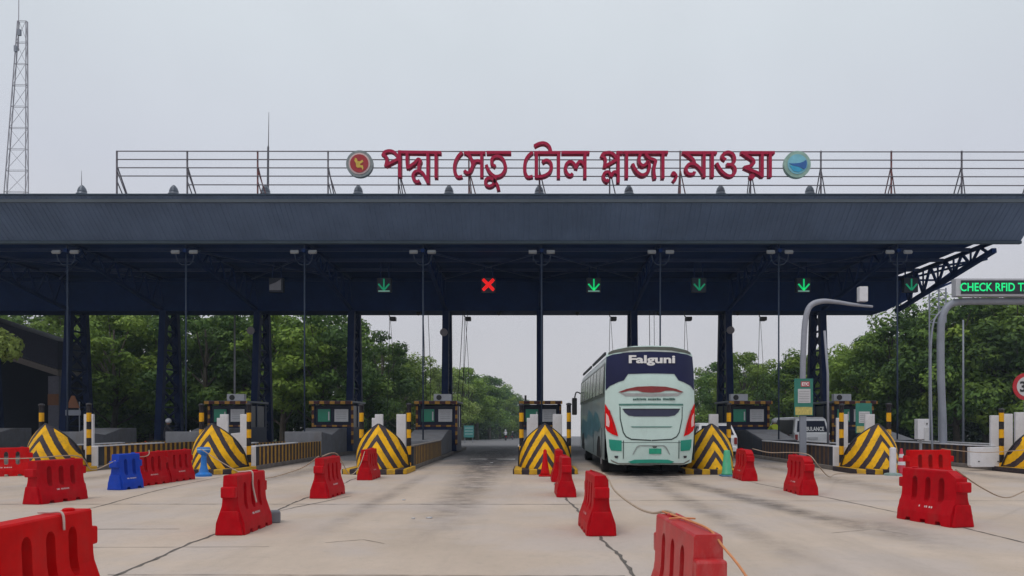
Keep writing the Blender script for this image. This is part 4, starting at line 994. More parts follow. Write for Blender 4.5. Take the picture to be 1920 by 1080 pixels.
panel('grime_band', sym([(1221, 868), (1160, 868.5), (1146, 862), (1148, 866), (1160, 871.5), (1221, 870.8)]), .008, M('grime', (.16, .16, .14), .8, var=.3, vscale=9), bus, .006)
bp_ = panel('bumper_recess', sym([(1221, 834.5), (1198, 834.5), (1193, 838), (1186, 852), (1188, 852.5), (1195, 840), (1200, 836.5), (1221, 836.5)]), .012, M('mint_dark', (.28, .33, .32), .5), bus, .01)
panel('lower_lip', sym([(1221, 861.5), (1190, 862), (1178, 866), (1184, 869), (1221, 868)]), .018, teal, bus)
panel('number_plate', [q(1217, 841), q(1240, 841), q(1240, 851), q(1217, 851)], .02, M('plate_green', (.01, .33, .2), .4), bus, .014)
panel('plate_lamp', [q(1223, 837), q(1232, 837), q(1230, 839.5), q(1225, 839.5)], .02, black, bus)
nm_ = text('company_name', 'Falguni', .4, M('text_white', (.8,)*3), bus, (q(1223, 0)[0], ry(0, 3.2) - .03, q(0, 675.5)[1]), ext=.006, off=.014, width=87 / SCL, height=19.5 / SCL)
mk = MB(); rr = random.Random(5); x = 1187
while x < 1264:
    wq = rr.uniform(1.4, 3.2)
    if not (1211 < x < 1214 or 1238 < x < 1242): mk.box((x - 1221.5) / SCL, (x + wq - 1221.5) / SCL, -.012, .01, q(0, 750.5)[1], q(0, rr.choice((747, 746.3, 747.4)))[1])
    x += wq + rr.uniform(.4, .9)
mk.build('small_print', M('print_green', (.06, .14, .12), .5), bus)
# side: window band, film panels, graphics
for s in (-1, 1):
    mb = MB(); mb.add([(s * (W2 + .006), .55, 2.28), (s * (W2 + .006), 11.2, 2.28), (s * (W2 - .035), 11.2, 3.22), (s * (W2 - .035), .55, 3.22)], [(0, 1, 2, 3)])
    mb.build('window_band', M('side_band', (.10, .12, .12), .3), bus)
    for i in range(8):
        y0 = .75 + i * 1.28; mb = MB(); mb.add([(s * (W2 + .014), y0, 2.36), (s * (W2 + .014), y0 + 1.1, 2.36), (s * (W2 - .027), y0 + 1.1, 3.16), (s * (W2 - .027), y0, 3.16)], [(0, 1, 2, 3)])
        mb.build('side_window', M('side_window_curtained', (.36, .40, .36), .15, var=.25, vscale=2), bus)
    mb = MB()
    for y0, y1, z0, z1 in ((1.5, 4.5, 1.2, 1.9), (3.5, 7.5, 1.0, 2.0), (6.5, 10.5, .9, 1.7)):
        mb.add([(s * (W2 + .005 + y0 * .0004), y0 + a * (y1 - y0), z0 + b * (z1 - z0)) for a, b in ((0, .3), (.25, 0), (.8, .1), (1, .5), (.7, 1), (.3, .8))], [(0, 1, 2, 3, 4, 5)])
    mb.build('side_graphic', M('graphic_teal', (.07, .19, .23), .35, var=.4, vscale=1.5), bus)
    MB().box(s * (W2 + .002) - .01, s * (W2 + .002) + .01, 1.1, 1.14, .5, 1.35).build('locker_seam', black, bus); MB().box(s * W2 - .01, s * W2 + .012, 4.2, 4.24, .5, 1.3).build('locker_seam', black, bus)
for s in (-1, 1):
    for y, wdt in ((2.1, .55), (9.2, .28)):
        xo = s * (W2 - .07); mb = MB(); pts = [(xo, y, .5), (xo - s * wdt, y, .5)]
        wq = MB().tube(pts, .5, 24).build('wheel', rubber, bus, smooth=False, bevel=.03)
        MB().tube([(xo + s * .012, y, .5), (xo - s * .1, y, .5)], .27, 16).build('rim', lgrey, wq)
        mb = MB(); mb.prism([(y + .64 * math.cos(t * math.pi / 12), .46 + .64 * math.sin(t * math.pi / 12)) for t in range(13)], s * (W2 + .01) - .006, s * (W2 + .01) + .006, 'x')
        mb.build('wheel_arch', blk, bus)
MB().box(-1.05, 1.05, .7, 10.8, .3, .46).build('chassis', blk, bus)
mb = MB(); mb.tube([(-.35, .5, .35), (-.7, .8, .32)], .06, 8); mb.box(-.42, .2, .9, 1.25, .24, .4); mb.build('exhaust', M('dull_metal', (.2, .2, .21), .4, metal=.5), bus)
MB().box(-.8, .8, 1.7, 2.5, .22, .6).build('axle', blk, bus)
for s in (-1, 1): MB().box(s * .78 - .26, s * .78 + .26, 1.35, 1.38, .06, .5).build('mud_flap', rubber, bus)
mb = MB()
for y0, y1 in ((2.4, 4.6), (7, 9.2)): mb.prism([(-.75, 3.6), (.75, 3.6), (.65, 3.84), (-.65, 3.84)], y0, y1, 'y')
mb.build('roof_unit', M('roof_white', (.4, .43, .43), .5), bus, bevel=.03)
for s in (-1,): mb = MB(); mb.box(s * 1.2 - .02, s * 1.2 + .03, 1.0, 5.5, 3.5, 3.58); mb.box(s * 1.2 - .02, s * 1.2 + .03, 6.2, 10.5, 3.5, 3.58); mb.build('roof_rail', black, bus)
mb = MB(); mb.tube(smooth_pts([Vector((-1.2, LEN - .1, 2.75)), Vector((-1.42, LEN + .1, 2.85)), Vector((-1.5, LEN + .1, 2.6))], 4), .03, 6); mb.build('mirror_arm', blk, bus)
MB().box(-1.62, -1.40, LEN + .02, LEN + .14, 1.85, 2.6).build('mirror', blk, bus, bevel=.04)

# ------------------------------------------------------------------ car and ambulance
def profile_car(name, loc, label, cat, L, Wd, pts, roofpts, paint, rear_glass, text_=None):
    r = empty(name, loc, label, cat)
    def shell(poly, y_in, nm, mat, w0, w1, zsplit):   # poly in (y,z); half width shrinks above zsplit
        mb = MB(); n = len(poly)
        def hw(z): return w0 if z < zsplit else w0 + (w1 - w0) * (z - zsplit) / (max(p[1] for p in poly) - zsplit)
        for s in (-1, 1):
            for y, z in poly: mb.v.append((s * hw(z), y, z))
        mb.f.append(tuple(range(n))); mb.f.append(tuple(range(n, 2*n))[::-1])
        for i in range(n): j = (i+1) % n; mb.f.append((i, j, j+n, i+n))
        return mb.build(nm, mat, r, bevel=.05)
    shell(pts, 0, 'body', paint, Wd/2, Wd/2 * .82, pts[0][1] + .62)
    zc, zd = rear_glass[1], rear_glass[0]
    z0, z1, y0_, y1_ = rear_glass
    MB().add([(-Wd/2*.84, y0_ - .02, z0), (Wd/2*.84, y0_ - .02, z0), (Wd/2*.74, y1_ - .02, z1), (-Wd/2*.74, y1_ - .02, z1)], [(0, 1, 2, 3)]) 
    g = MB(); g.add([(-Wd/2*.84, y0_ - .03, z0), (Wd/2*.84, y0_ - .03, z0), (Wd/2*.74, y1_ - .03, z1), (-Wd/2*.74, y1_ - .03, z1)], [(0, 1, 2, 3)]); g.build('rear_window', glass_dk, r)
    for s in (-1, 1):
        for i in range(3):
            a = .35 + i * (L - 1.6) / 3; b = a + (L - 1.9) / 3
            g = MB(); g.add([(s * (Wd/2*.965 + .012), a, z0), (s * (Wd/2*.965 + .012), b, z0), (s * (Wd/2*.865 + .012), b - .02, z1 - .03), (s * (Wd/2*.865 + .012), a + .06, z1 - .03)], [(0, 1, 2, 3)]); g.build('side_window', glass_dk, r)
        MB().box(s * Wd/2 * .88 - .06, s * Wd/2 * .88 + .06, -.045, .05, z0 - .40, z0 - .12).build('tail_light', M('dim_tail_lamp', (.25, .02, .02), .3), r, bevel=.01)
        if text_:
            g = MB(); g.add([(s * (Wd/2*.985 + .02), .25, .97), (s * (Wd/2*.985 + .02), 3.95, .97), (s * (Wd/2*.87 + .02), 3.3, 1.64), (s * (Wd/2*.87 + .02), .35, 1.64)], [(0, 1, 2, 3)]); g.build('dark_side_glass', M('van_black', (.01, .01, .014), .4, spec=.2), r)
            g = MB(); g.add([(s * (Wd/2 + .012), .6, .45), (s * (Wd/2 + .012), 3.9, .45), (s * (Wd/2 + .012), 3.9, .95), (s * (Wd/2 + .012), .6, .95)], [(0, 1, 2, 3)]); g.build('side_stripe', M('maroon_stripe', (.13, .012, .02), .4), r)
        for y in (.75, L - .8): 
            wq = MB().tube([(s * Wd/2 * .98, y, .31), (s * (Wd/2 - .22), y, .31)], .31, 18).build('wheel', rubber, r)
            MB().tube([(s * (Wd/2*.98 + .01), y, .31), (s * (Wd/2 - .1), y, .31)], .17, 12).build('rim', lgrey, wq)
    MB().box(-Wd/2 * .96, Wd/2 * .96, -.1, .12, .28, .5).build('bumper', paint, r, bevel=.03)
    MB().box(-.24, .24, -.06, -.03, z0 - .36, z0 - .24).build('number_plate', white_sheet, r)
    if text_: text('rear_text', text_, .2, MATS['text_white'], r, (0, (y0_+y1_)/2 - .075, z0 + .14), rot=(math.radians(82), 0, 0), ext=.004, off=.006, width=Wd * .66, height=.2)
    return r
wp = M('car_white', (.78, .78, .80), .25, var=.04, coat=.5)
profile_car('white_car', (7.85, 31.4, 0), 'small white hatchback car partly hidden behind the chevron cushion right of the bus', 'car', 3.9, 1.66,
            [(0, .35), (0, .9), (.18, 1.0), (.5, 1.42), (.9, 1.5), (2.1, 1.46), (2.9, 1.0), (3.75, .85), (3.9, .6), (3.9, .35)], None, wp, (1.0, 1.38, .14, .44))
profile_car('ambulance', (13.05, 34.6, 0), 'white ambulance van seen from behind, AMBULANCE written on its rear window', 'ambulance', 4.6, 1.7,
            [(0, .35), (0, 1.0), (.06, 1.1), (.2, 1.68), (.45, 1.78), (3.4, 1.76), (4.1, 1.1), (4.6, .95), (4.65, .35)], None, wp, (1.08, 1.6, .05, .19), 'AMBULANCE')

# ------------------------------------------------------------------ people on motorcycles
def person_mesh(name, top, legs, hair):
    # seated rider facing +Y, hands forward; skin-modifier body
    V = {'pel': (0, 0, .82), 'sp': (0, .06, 1.05), 'ch': (0, .12, 1.28), 'nk': (0, .14, 1.42), 'hd': (0, .17, 1.53), 'ht': (0, .17, 1.63)}
    E = [('pel', 'sp'), ('sp', 'ch'), ('ch', 'nk'), ('nk', 'hd'), ('hd', 'ht')]
    R = {'pel': .15, 'sp': .14, 'ch': .155, 'nk': .06, 'hd': .095, 'ht': .075}
    for s, n_ in ((-1, 'l'), (1, 'r')):
        V.update({n_+'sh': (s*.19, .12, 1.34), n_+'el': (s*.28, .28, 1.12), n_+'wr': (s*.27, .5, 1.06), n_+'ha': (s*.26, .58, 1.06), n_+'hi': (s*.1, .02, .8), n_+'kn': (s*.2, .42, .74), n_+'an': (s*.17, .22, .34), n_+'to': (s*.17, .42, .3)})
        R.update({n_+'sh': .07, n_+'el': .05, n_+'wr': .035, n_+'ha': .04, n_+'hi': .1, n_+'kn': .075, n_+'an': .05, n_+'to': .045})
        E += [('ch', n_+'sh'), (n_+'sh', n_+'el'), (n_+'el', n_+'wr'), (n_+'wr', n_+'ha'), ('pel', n_+'hi'), (n_+'hi', n_+'kn'), (n_+'kn', n_+'an'), (n_+'an', n_+'to')]
    ks = list(V); me = bpy.data.meshes.new(name); me.from_pydata([V[k] for k in ks], [(ks.index(a), ks.index(b)) for a, b in E], [])
    o = bpy.data.objects.new(name, me); COL.objects.link(o); md = o.modifiers.new('skin', 'SKIN')
    for i, k in enumerate(ks): me.skin_vertices[0].data[i].radius = (R[k], R[k]); me.skin_vertices[0].data[i].use_root = (i == 0)
    o.modifiers.new('sub', 'SUBSURF').levels = 1; o.modifiers['sub'].render_levels = 1
    m, t, b = nodemat(name + '_clothes'); g = t.nodes.new('ShaderNodeTexCoord'); s = t.nodes.new('ShaderNodeSeparateXYZ'); t.links.new(g.outputs['Object'], s.inputs[0])
    r = t.nodes.new('ShaderNodeValToRGB'); r.color_ramp.interpolation = 'CONSTANT'; mpz = t.nodes.new('ShaderNodeMath'); mpz.operation = 'DIVIDE'; mpz.inputs[1].default_value = 2; t.links.new(s.outputs[2], mpz.inputs[0]); t.links.new(mpz.outputs[0], r.inputs[0])
    r.color_ramp.elements[0].color = (*legs, 1); r.color_ramp.elements[0].position = 0
    r.color_ramp.elements[1].color = (*top, 1); r.color_ramp.elements[1].position = .44
    e = r.color_ramp.elements.new(.715); e.color = (.25, .13, .08, 1)
    t.links.new(r.outputs[0], b.inputs['Base Color']); b.inputs['Roughness'].default_value = .8; me.materials.append(m)
    h = MB().lathe([(.04, -.06), (.12, -.03), (.135, .05), (.11, .13), (.04, .17)], (0, .165, 1.55), 14).build('helmet', M(name + '_helmet', hair, .3, var=0), o, smooth=True)
    return o
def motorbike(loc, rz, label):
    r = empty('motorcycle', loc, label, 'motorcycle', rz=rz)
    for y in (-.62, .68):
        w_ = MB().tube([(-.05, y, .3), (.05, y, .3)], .3, 20).build('wheel', rubber, r); MB().tube([(-.06, y, .3), (.06, y, .3)], .18, 14).build('rim', greysteel, w_)
    MB().prism([(-.6, .62), (.05, .62), (.25, .72), (.42, .68), (.3, .4), (-.2, .35), (-.65, .5)], -.11, .11, 'x').build('body', black, r, bevel=.03)
    MB().prism([(-.75, .74), (.05, .70), (.05, .64), (-.7, .64)], -.13, .13, 'x').build('seat', rubber, r, bevel=.02)
    mb = MB(); mb.tube([(0, .68, .3), (0, .5, 1.0)], .035, 8); mb.tube([(-.32, .5, 1.02), (.32, .5, 1.02)], .02, 8); mb.build('handlebar', greysteel, r)
    MB().box(-.09, .09, -.82, -.76, .56, .66).build('tail_light', tred, r); return r
def rider(x, Y, rz, lab_m, lab_p, top, legs, hel):
    z = gz(Y); motorbike((x, Y, z), rz, lab_m); p_ = person_mesh('person', top, legs, hel); p_.location = (x, Y, z); p_.rotation_euler = (0, 0, rz); tag(p_, lab_p, 'person')
rider(-17.2, 34.5, math.radians(-60), 'motorcycle behind the far left striped guard wall', 'rider in a dark shirt on the motorcycle behind the left guard wall', (.02, .02, .03), (.02, .02, .04), (.55, .56, .6))
rider((948 - CX) * 118 / F, 118, math.radians(8), 'distant motorcycle far down the open road', 'distant rider in white down the open road', (.5, .5, .52), (.03, .03, .04), (.05, .05, .06))
rider((961 - CX) * 150 / F, 150, math.radians(-5), 'even smaller motorcycle farther down the road', 'distant rider in dark clothes farther down the road', (.04, .04, .05), (.03, .03, .04), (.03, .03, .04))
rider(11.55, 35.2, math.radians(10), 'motorcycle left of the ambulance, mostly hidden by the dark block', 'rider in a lime yellow jacket left of the ambulance', (.40, .50, .03), (.03, .03, .05), (.02, .02, .03))
# teal direction sign far down the road
r_ = empty('direction_sign', ((879 - CX) * 75 / F, 75, gz(75)), 'small teal direction sign beyond the left booth', 'road sign')
zz = P(0, 798, 75).z - gz(75); MB().box(-.5, .5, -.03, .03, zz - 1.2, zz).build('board', M('sign_teal', (.06, .25, .24), .5), r_)
mb = MB(); [mb.box(-.4, .4, -.04, -.032, zz - .3 - i * .3, zz - .2 - i * .3) for i in range(3)]; mb.build('print_line', M('pale_teal', (.3, .45, .45), .5), r_)
mb = MB(); mb.bar((-.4, .06, 0), (-.4, .06, zz), .06); mb.bar((.4, .06, 0), (.4, .06, zz), .06); mb.build('post', greysteel, r_)

# ------------------------------------------------------------------ left side: building and tower
bd = empty('service_building', (-31, 46, 0), 'dark open fronted building with a sloping roof at the left edge', 'building')
sB = lambda x, y, Y: (lambda p_: (p_.x + 31, p_.z))(P(x, y, Y))
a, b = sB(-260, 520, 46), sB(112, 640, 46)
MB().prism([(a[0], a[1]), (b[0], b[1]), (b[0], b[1] - 1.75), (a[0], a[1] - 1.75)], -.2, 3, 'y').build('roof', M('building_roof', (.028, .03, .05), .7, spec=.15, var=.15), bd)
MB().prism([(a[0], a[1] - 1.78), (b[0] - .1, b[1] - 1.78), (b[0] - .1, b[1] - 2.15), (a[0], a[1] - 2.15)], 0, 2.9, 'y').build('beam', M('beige_beam', (.13, .11, .10), .7, var=.15), bd)
MB().box(b[0] - .75, b[0] - .1, .05, .7, 0, b[1] - 2.16).build('pillar', M('pillar_grey', (.09, .09, .12), .7, var=.15), bd)
mb = MB(); mb.box(a[0], b[0] - .12, 2.2, 2.4, 0, b[1] - 1.0); mb.box(b[0] - .3, b[0] - .12, 2.4, 2.9, 0, 4.6); mb.build('wall', M('building_wall', (.006, .007, .012), .9, spec=.1, var=.25), bd)
MB().box(b[0] - .76, b[0] - .09, .02, .045, 2.6, 3.3).build('orange_mark', M('orange_mark', (.16, .06, .02), .7), bd)
# warning triangle and small rack behind the far left column
r_ = empty('warning_sign', (P(137, 760, 37.5).x, 37.5, .14), 'dull orange triangular sign with a grey plate at the foot of the leftmost column', 'road sign')
zt = P(0, 742, 37.5).z - .14
MB().prism([(-.34, zt - .62), (.34, zt - .62), (.08, zt), (-.08, zt)], -.02, .02, 'y').build('triangle', M('dull_orange', (.2, .07, .025), .6), r_)
MB().box(-.38, .38, -.02, .02, zt - 1.0, zt - .72).build('plate', greysteel, r_)
mb = MB(); mb.bar((-.3, .04, 0), (-.3, .04, zt - .3), .04); mb.bar((.3, .04, 0), (.3, .04, zt - .3), .04); mb.bar((-.3, .04, .8), (.3, .04, .8), .03); mb.bar((-.3, .04, .4), (.3, .04, .4), .03); mb.build('frame', greysteel, r_)

TY = 75; tw = empty('lattice_tower', (P(31, 365, TY).x, TY, gz(TY)), 'tall tapering steel lattice tower at the upper left', 'tower')
tm = M('tower_steel', (.30, .29, .33), .5, var=.15); z0 = gz(TY)
def tp(y, s): # s -1 left leg, +1 right leg
    xl = 10 + (365 - y) / 325 * 24.5; xr = 50.5 - (365 - y) / 325 * .3
    p_ = P(xl if s < 0 else xr, y, TY); return Vector((p_.x - tw.location.x, 0, p_.z - z0))
mb = MB(); legs = {}
for s in (-1, 1):
    for d in (-1, 1):
        a, b = tp(40, s), tp(760, s); a.y = d * .12; b.y = d * .3; mb.bar(b, a, .075); legs[s, d] = (a, b)
mb.build('leg', tm, tw)
mb = MB(); NL = 18
for i in range(NL):
    t0, t1 = i / NL, (i + 1) / NL; L_ = {k_: (v[0].lerp(v[1], t0), v[0].lerp(v[1], t1)) for k_, v in legs.items()}
    ring = [(-1, -1), (1, -1), (1, 1), (-1, 1)]
    for j in range(4):
        A, B = L_[ring[j]], L_[ring[(j + 1) % 4]]; mb.bar(A[0], B[0], .035); mb.bar(*((A[0], B[1]) if (i + j) % 2 else (B[0], A[1])), .028)
mb.build('lattice', tm, tw)
t40 = tp(40, -1); mb = MB(); mb.tube([t40 - Vector((0, 0, 3)), t40 + Vector((.05, 0, 3.5))], [.05, .03], 6); mb.build('antenna', tm, tw)
mb = MB(); a = tp(64, -1).lerp(tp(64, 1), .45); mb.box(a.x - .14, a.x + .14, -.45, -.2, a.z - .3, a.z + .3); a = tp(95, -1).lerp(tp(95, 1), .2); mb.box(a.x - .12, a.x + .12, -.5, -.25, a.z - .3, a.z + .3); mb.build('equipment', greysteel, tw)

# ------------------------------------------------------------------ trees
def leafmat(name, c1, c2, c3):
    m, t, b = nodemat(name); N = t.nodes; L = t.links
    at = N.new('ShaderNodeAttribute'); at.attribute_name = 'tone'
    r = N.new('ShaderNodeValToRGB'); r.color_ramp.elements[0].color = (*c1, 1); r.color_ramp.elements[1].color = (*c3, 1)
    e = r.color_ramp.elements.new(.5); e.color = (*c2, 1); L.new(at.outputs['Fac'], r.inputs[0])
    oi = N.new('ShaderNodeObjectInfo'); mr = N.new('ShaderNodeMapRange'); mr.inputs[3].default_value = .75; mr.inputs[4].default_value = 1.2; L.new(oi.outputs['Random'], mr.inputs[0])
    v = N.new('ShaderNodeVectorMath'); v.operation = 'SCALE'; L.new(r.outputs[0], v.inputs[0]); L.new(mr.outputs[0], v.inputs['Scale'])
    L.new(v.outputs[0], b.inputs['Base Color']); b.inputs['Roughness'].default_value = .6; b.inputs['Specular IOR Level'].default_value = .25
    tr = N.new('ShaderNodeBsdfTranslucent'); L.new(v.outputs[0], tr.inputs[0]); ms = N.new('ShaderNodeMixShader'); ms.inputs[0].default_value = .25
    L.new(b.outputs[0], ms.inputs[1]); L.new(tr.outputs[0], ms.inputs[2]); L.new(ms.outputs[0], N['Material Output'].inputs[0]); return m
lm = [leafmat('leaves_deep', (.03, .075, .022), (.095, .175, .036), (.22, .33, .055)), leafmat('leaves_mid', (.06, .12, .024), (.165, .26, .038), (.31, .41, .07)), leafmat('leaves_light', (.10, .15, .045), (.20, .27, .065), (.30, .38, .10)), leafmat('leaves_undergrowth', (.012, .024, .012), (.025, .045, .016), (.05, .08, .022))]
bark = M('bark', (.085, .07, .055), .9, var=.3, vscale=4)
def leafcloud(seed, blobs, nleaf, size, mat, name='crown'):
    r = random.Random(seed); vs = []; fs = []; tone = []
    tot = sum(b[3] ** 2 for b in blobs)
    for bx, by, bz, br, bs in blobs:
        n_ = int(nleaf * br * br / tot); bt = r.uniform(0, .5)
        for _ in range(n_):
            while True:
                d = Vector((r.uniform(-1, 1), r.uniform(-1, 1), r.uniform(-1, 1)))
                if .05 < d.length < 1: break
            d.normalize(); rad = br * (r.uniform(.25, 1.0) ** .4) * (1 + .18 * math.sin(d.x * 5 + bx) * math.cos(d.z * 6 + by))
            p = Vector((bx, by, bz)) + Vector((d.x * rad, d.y * rad, d.z * rad * bs))
            nrm = (d + Vector((r.uniform(-.7, .7), r.uniform(-.7, .7), r.uniform(-.4, .9)))).normalized()
            a = nrm.orthogonal().normalized(); a = Matrix.Rotation(r.uniform(0, 6.28), 3, nrm) @ a; b = nrm.cross(a)
            s = size * r.uniform(.6, 1.35); o = len(vs)
            vs += [p + a * s, p + b * s * .5 + nrm * s * .12, p - a * s, p - b * s * .5 + nrm * s * .1]
            fs.append((o, o+1, o+2, o+3)); tone.append(min(1, max(0, bt + .38 * (r.random()) + .12 * (d.z + 1) / 2)))
    me = bpy.data.meshes.new(name); me.from_pydata([tuple(v) for v in vs], [], fs)
    at = me.attributes.new('tone', 'FLOAT', 'FACE'); at.data.foreach_set('value', tone); me.materials.append(mat); return me
def tree_proto(seed, h, cr, mat, loose=1.0, nleaf=6500, size=.2, low=.28):
    r = random.Random(seed); blobs = []; limbs = []
    for i in range(int(26 * loose) + 8):
        t = (i + .5) / (int(26 * loose) + 8); z = h * (low + (.97 - low) * t); env = math.sin(math.pi * min(.97, max(.1, .22 + .72 * t))) ** .65
        a = r.uniform(0, 6.28); d = cr * env * (r.uniform(.15, 1) ** .5) * .85; br = cr * r.uniform(.2, .42) * (1.05 - .35 * t)
        blobs.append((d * math.cos(a), d * math.sin(a), z, br, r.uniform(.55, .85))); limbs.append((d * math.cos(a), d * math.sin(a), z))
    me = leafcloud(seed, blobs, nleaf, size, mat)
    mb = MB(); k = [Vector((0, 0, -.3))]; x = y = 0
    for i in range(1, 7): x += r.uniform(-.12, .12) * h / 10; y += r.uniform(-.12, .12) * h / 10; k.append(Vector((x, y, h * .82 * i / 6)))
    mb.tube(k, [h * .022 * (1 - .13 * i) for i in range(7)], 8)
    for i in range(0, len(limbs), 2):
        tx = Vector(limbs[i]); st = k[min(5, max(1, int(tx.z / h * 5)))]; md_ = st.lerp(tx, .5) + Vector((0, 0, -.2)); mb.tube([st, md_, tx], [h * .008, h * .005, h * .002], 5)
    tr = bpy.data.meshes.new('trunk'); tr.from_pydata(mb.v, [], mb.f); tr.materials.append(bark); return me, tr
PR = [tree_proto(11, 12, 4.6, lm[0], 1.0, 9000, .20), tree_proto(12, 12, 4.2, lm[1], 1.1, 9000, .19), tree_proto(13, 12, 4.8, lm[2], .9, 8000, .18),
      tree_proto(14, 12, 4.4, lm[0], 1.2, 9000, .19, .12), tree_proto(15, 12, 4.5, lm[1], 1.0, 9000, .2, .12)]
tr_r = random.Random(21)
def tree(x, Y, hh, v, label, group, wide=1.0):
    me, tk = PR[v]; r = empty('broadleaf_tree', (x, Y, gz(Y)), label, 'tree', group, tr_r.uniform(0, 6.28)); s = hh / 12; r.scale = (s * wide, s * wide, s)
    for n_, m_ in (('crown', me), ('trunk', tk)):
        o = bpy.data.objects.new(n_, m_); COL.objects.link(o); o.parent = r
def at(xp, ytop, Y, v, label, group, wide=1.0):
    p_ = P(xp, ytop, Y); tree(p_.x, Y, p_.z - gz(Y), v, label, group, wide)
GL, GR, GB, GF = 'trees behind the left booths', 'trees behind the right booths', 'trees of the back row', 'trees lining the left side of the road ahead'
Lf = [(-70, 560, 60, 0, 'dark tree at the left edge beyond the building'), (130, 566, 60, 1, 'green tree between the leftmost column and the service building'), (215, 572, 57, 1, 'bright topped tree between the first two columns'),
      (285, 575, 62, 3, 'dark tree behind the second column from the left'), (380, 570, 58, 0, 'leafy tree right of the second column'), (455, 572, 60, 3, 'tree behind the pale slim pole'),
      (530, 578, 57, 1, 'tree right of the third column'), (600, 583, 58, 0, 'dark tree left of the thick fourth column'), (655, 590, 61, 3, 'tree behind the thick fourth column'),
      (712, 625, 66, 0, 'tall tree right of the thick fourth column, highest against the sky'), (750, 655, 76, 1, 'round tree between two columns, below a hanging camera'), (790, 668, 84, 2, 'pale green loose tree left of the column with a disc')]
for a in Lf: at(*a, GL, 1.15 if a[0] < 600 else 1.0)
for a in [(832, 690, 100, 2, 'pale tree behind the narrow column with a disc'), (868, 690, 118, 1, 'tree just right of the column with a disc'), (895, 702, 130, 0, 'dark tree above the small teal sign'),
          (918, 706, 150, 3, 'dark roadside tree left of the distant riders'), (938, 722, 175, 4, 'roadside tree above the distant riders'), (955, 732, 200, 3, 'small far tree above the farther rider'), (968, 745, 230, 0, 'farthest tree at the tip of the left row'), (975, 768, 290, 3, 'tiny far tree beside the central booth')]:
    at(*a, GF, 1.35)
for a in [(1318, 692, 92, 4, 'tree just right of the bus'), (1350, 672, 84, 3, 'tree behind the column right of the bus'), (1395, 662, 78, 1, 'tree right of the column beside the bus'), (1435, 676, 72, 4, 'tree under the camera with long cables'),
          (1480, 662, 68, 3, 'tree left of the bent grey pole'), (1525, 655, 66, 4, 'tree behind the lattice column at right'), (1575, 650, 62, 4, 'bright green tree right of the lattice column'),
          (1625, 625, 58, 1, 'leafy tree under the arm of the bent pole'), (1680, 592, 56, 3, 'tall tree right of the bent pole arm'), (1735, 568, 54, 0, 'tall dark tree left of the message display post'),
          (1795, 556, 52, 3, 'tall tree under the message display'), (1850, 556, 52, 4, 'leafy tree under the display text'), (1915, 545, 50, 0, 'tall tree behind the speed limit sign'), (1980, 540, 50, 3, 'tree beyond the right edge')]:
    at(*a, GR, 1.1)
for i, (xp, yt, Y, v) in enumerate([(60, 575, 74, 3), (180, 590, 76, 0), (260, 583, 78, 3), (345, 586, 76, 0), (425, 590, 78, 3), (505, 588, 76, 0), (580, 596, 80, 3), (640, 602, 78, 3), (700, 660, 90, 3), (745, 690, 100, 0), (800, 700, 120, 3), (850, 715, 140, 3)]):
    at(xp, yt, Y, v, 'back row tree glimpsed behind the left trees, %s from the left' % ['first', 'second', 'third', 'fourth', 'fifth', 'sixth', 'seventh', 'eighth', 'ninth', 'tenth', 'eleventh', 'twelfth'][i], GB, 1.3)
for i, (xp, yt, Y, v) in enumerate([(1340, 710, 110, 3), (1380, 705, 100, 0), (1420, 700, 95, 3), (1460, 690, 90, 0), (1510, 685, 86, 3), (1550, 680, 84, 0), (1600, 662, 80, 3), (1655, 630, 76, 0), (1715, 600, 74, 3), (1770, 585, 72, 0), (1830, 580, 70, 3), (1900, 570, 70, 0)]):
    at(xp, yt, Y, v, 'back row tree glimpsed behind the right trees, %s from the bus' % ['first', 'second', 'third', 'fourth', 'fifth', 'sixth', 'seventh', 'eighth', 'ninth', 'tenth', 'eleventh', 'twelfth'][i], GB, 1.3)
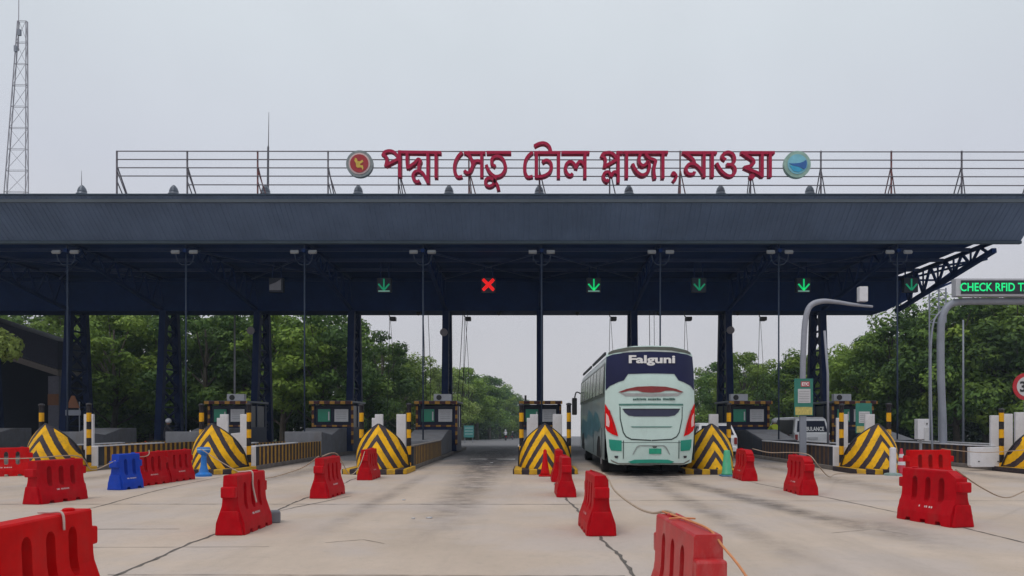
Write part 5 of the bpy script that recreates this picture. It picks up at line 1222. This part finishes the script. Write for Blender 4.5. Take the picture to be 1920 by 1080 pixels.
# small tree poking in at the left edge
me = leafcloud(77, [(-.2, 0, 5.5, .8, .8), (.4, 0, 5.25, .45, .8), (.45, .2, 5.6, .3, .8), (-1.0, .3, 5.9, .9, .8)], 1500, .12, lm[2]); r_ = empty('broadleaf_tree', (-21.2, 29.4, -.9), 'light green branch of a nearer tree at the left edge', 'tree')
o = bpy.data.objects.new('crown', me); COL.objects.link(o); o.parent = r_; MB().tube([(-1.2, .1, .8), (-1.0, .1, 3), (-.2, 0, 5.3)], [.12, .09, .04], 8).build('trunk', bark, r_)
# undergrowth
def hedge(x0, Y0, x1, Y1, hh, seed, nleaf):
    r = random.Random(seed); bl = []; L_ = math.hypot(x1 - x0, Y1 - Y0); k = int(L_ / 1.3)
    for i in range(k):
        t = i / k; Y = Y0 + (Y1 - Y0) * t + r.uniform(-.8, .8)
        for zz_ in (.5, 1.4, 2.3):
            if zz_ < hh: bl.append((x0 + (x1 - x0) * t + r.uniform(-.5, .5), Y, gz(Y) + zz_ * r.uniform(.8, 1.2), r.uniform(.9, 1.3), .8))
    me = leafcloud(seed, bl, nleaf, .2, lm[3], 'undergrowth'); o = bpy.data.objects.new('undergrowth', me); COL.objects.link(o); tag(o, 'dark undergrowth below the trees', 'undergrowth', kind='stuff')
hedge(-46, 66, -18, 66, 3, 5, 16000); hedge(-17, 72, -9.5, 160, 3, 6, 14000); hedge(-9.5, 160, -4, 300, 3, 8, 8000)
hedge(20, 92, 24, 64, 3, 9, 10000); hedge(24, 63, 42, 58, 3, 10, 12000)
# ------------------------------------------------------------------ air
mb = MB(); mb.box(-300, 300, -31, 330, -18, 45)
hm = bpy.data.materials.new('haze'); hm.use_nodes = True; ht = hm.node_tree; ht.nodes.clear()
ho = ht.nodes.new('ShaderNodeOutputMaterial'); hv = ht.nodes.new('ShaderNodeVolumePrincipled')
hv.inputs['Color'].default_value = (.70, .84, 1.0, 1); hv.inputs['Density'].default_value = .0006; hv.inputs['Anisotropy'].default_value = .2
ht.links.new(hv.outputs[0], ho.inputs['Volume'])
tag(mb.build('haze', hm), 'pale even haze over the road and far trees', 'haze', kind='stuff')
SC.cycles.volume_bounces = 0
print('objects', len(bpy.data.objects), 'faces', sum(len(m.polygons) for m in bpy.data.meshes))
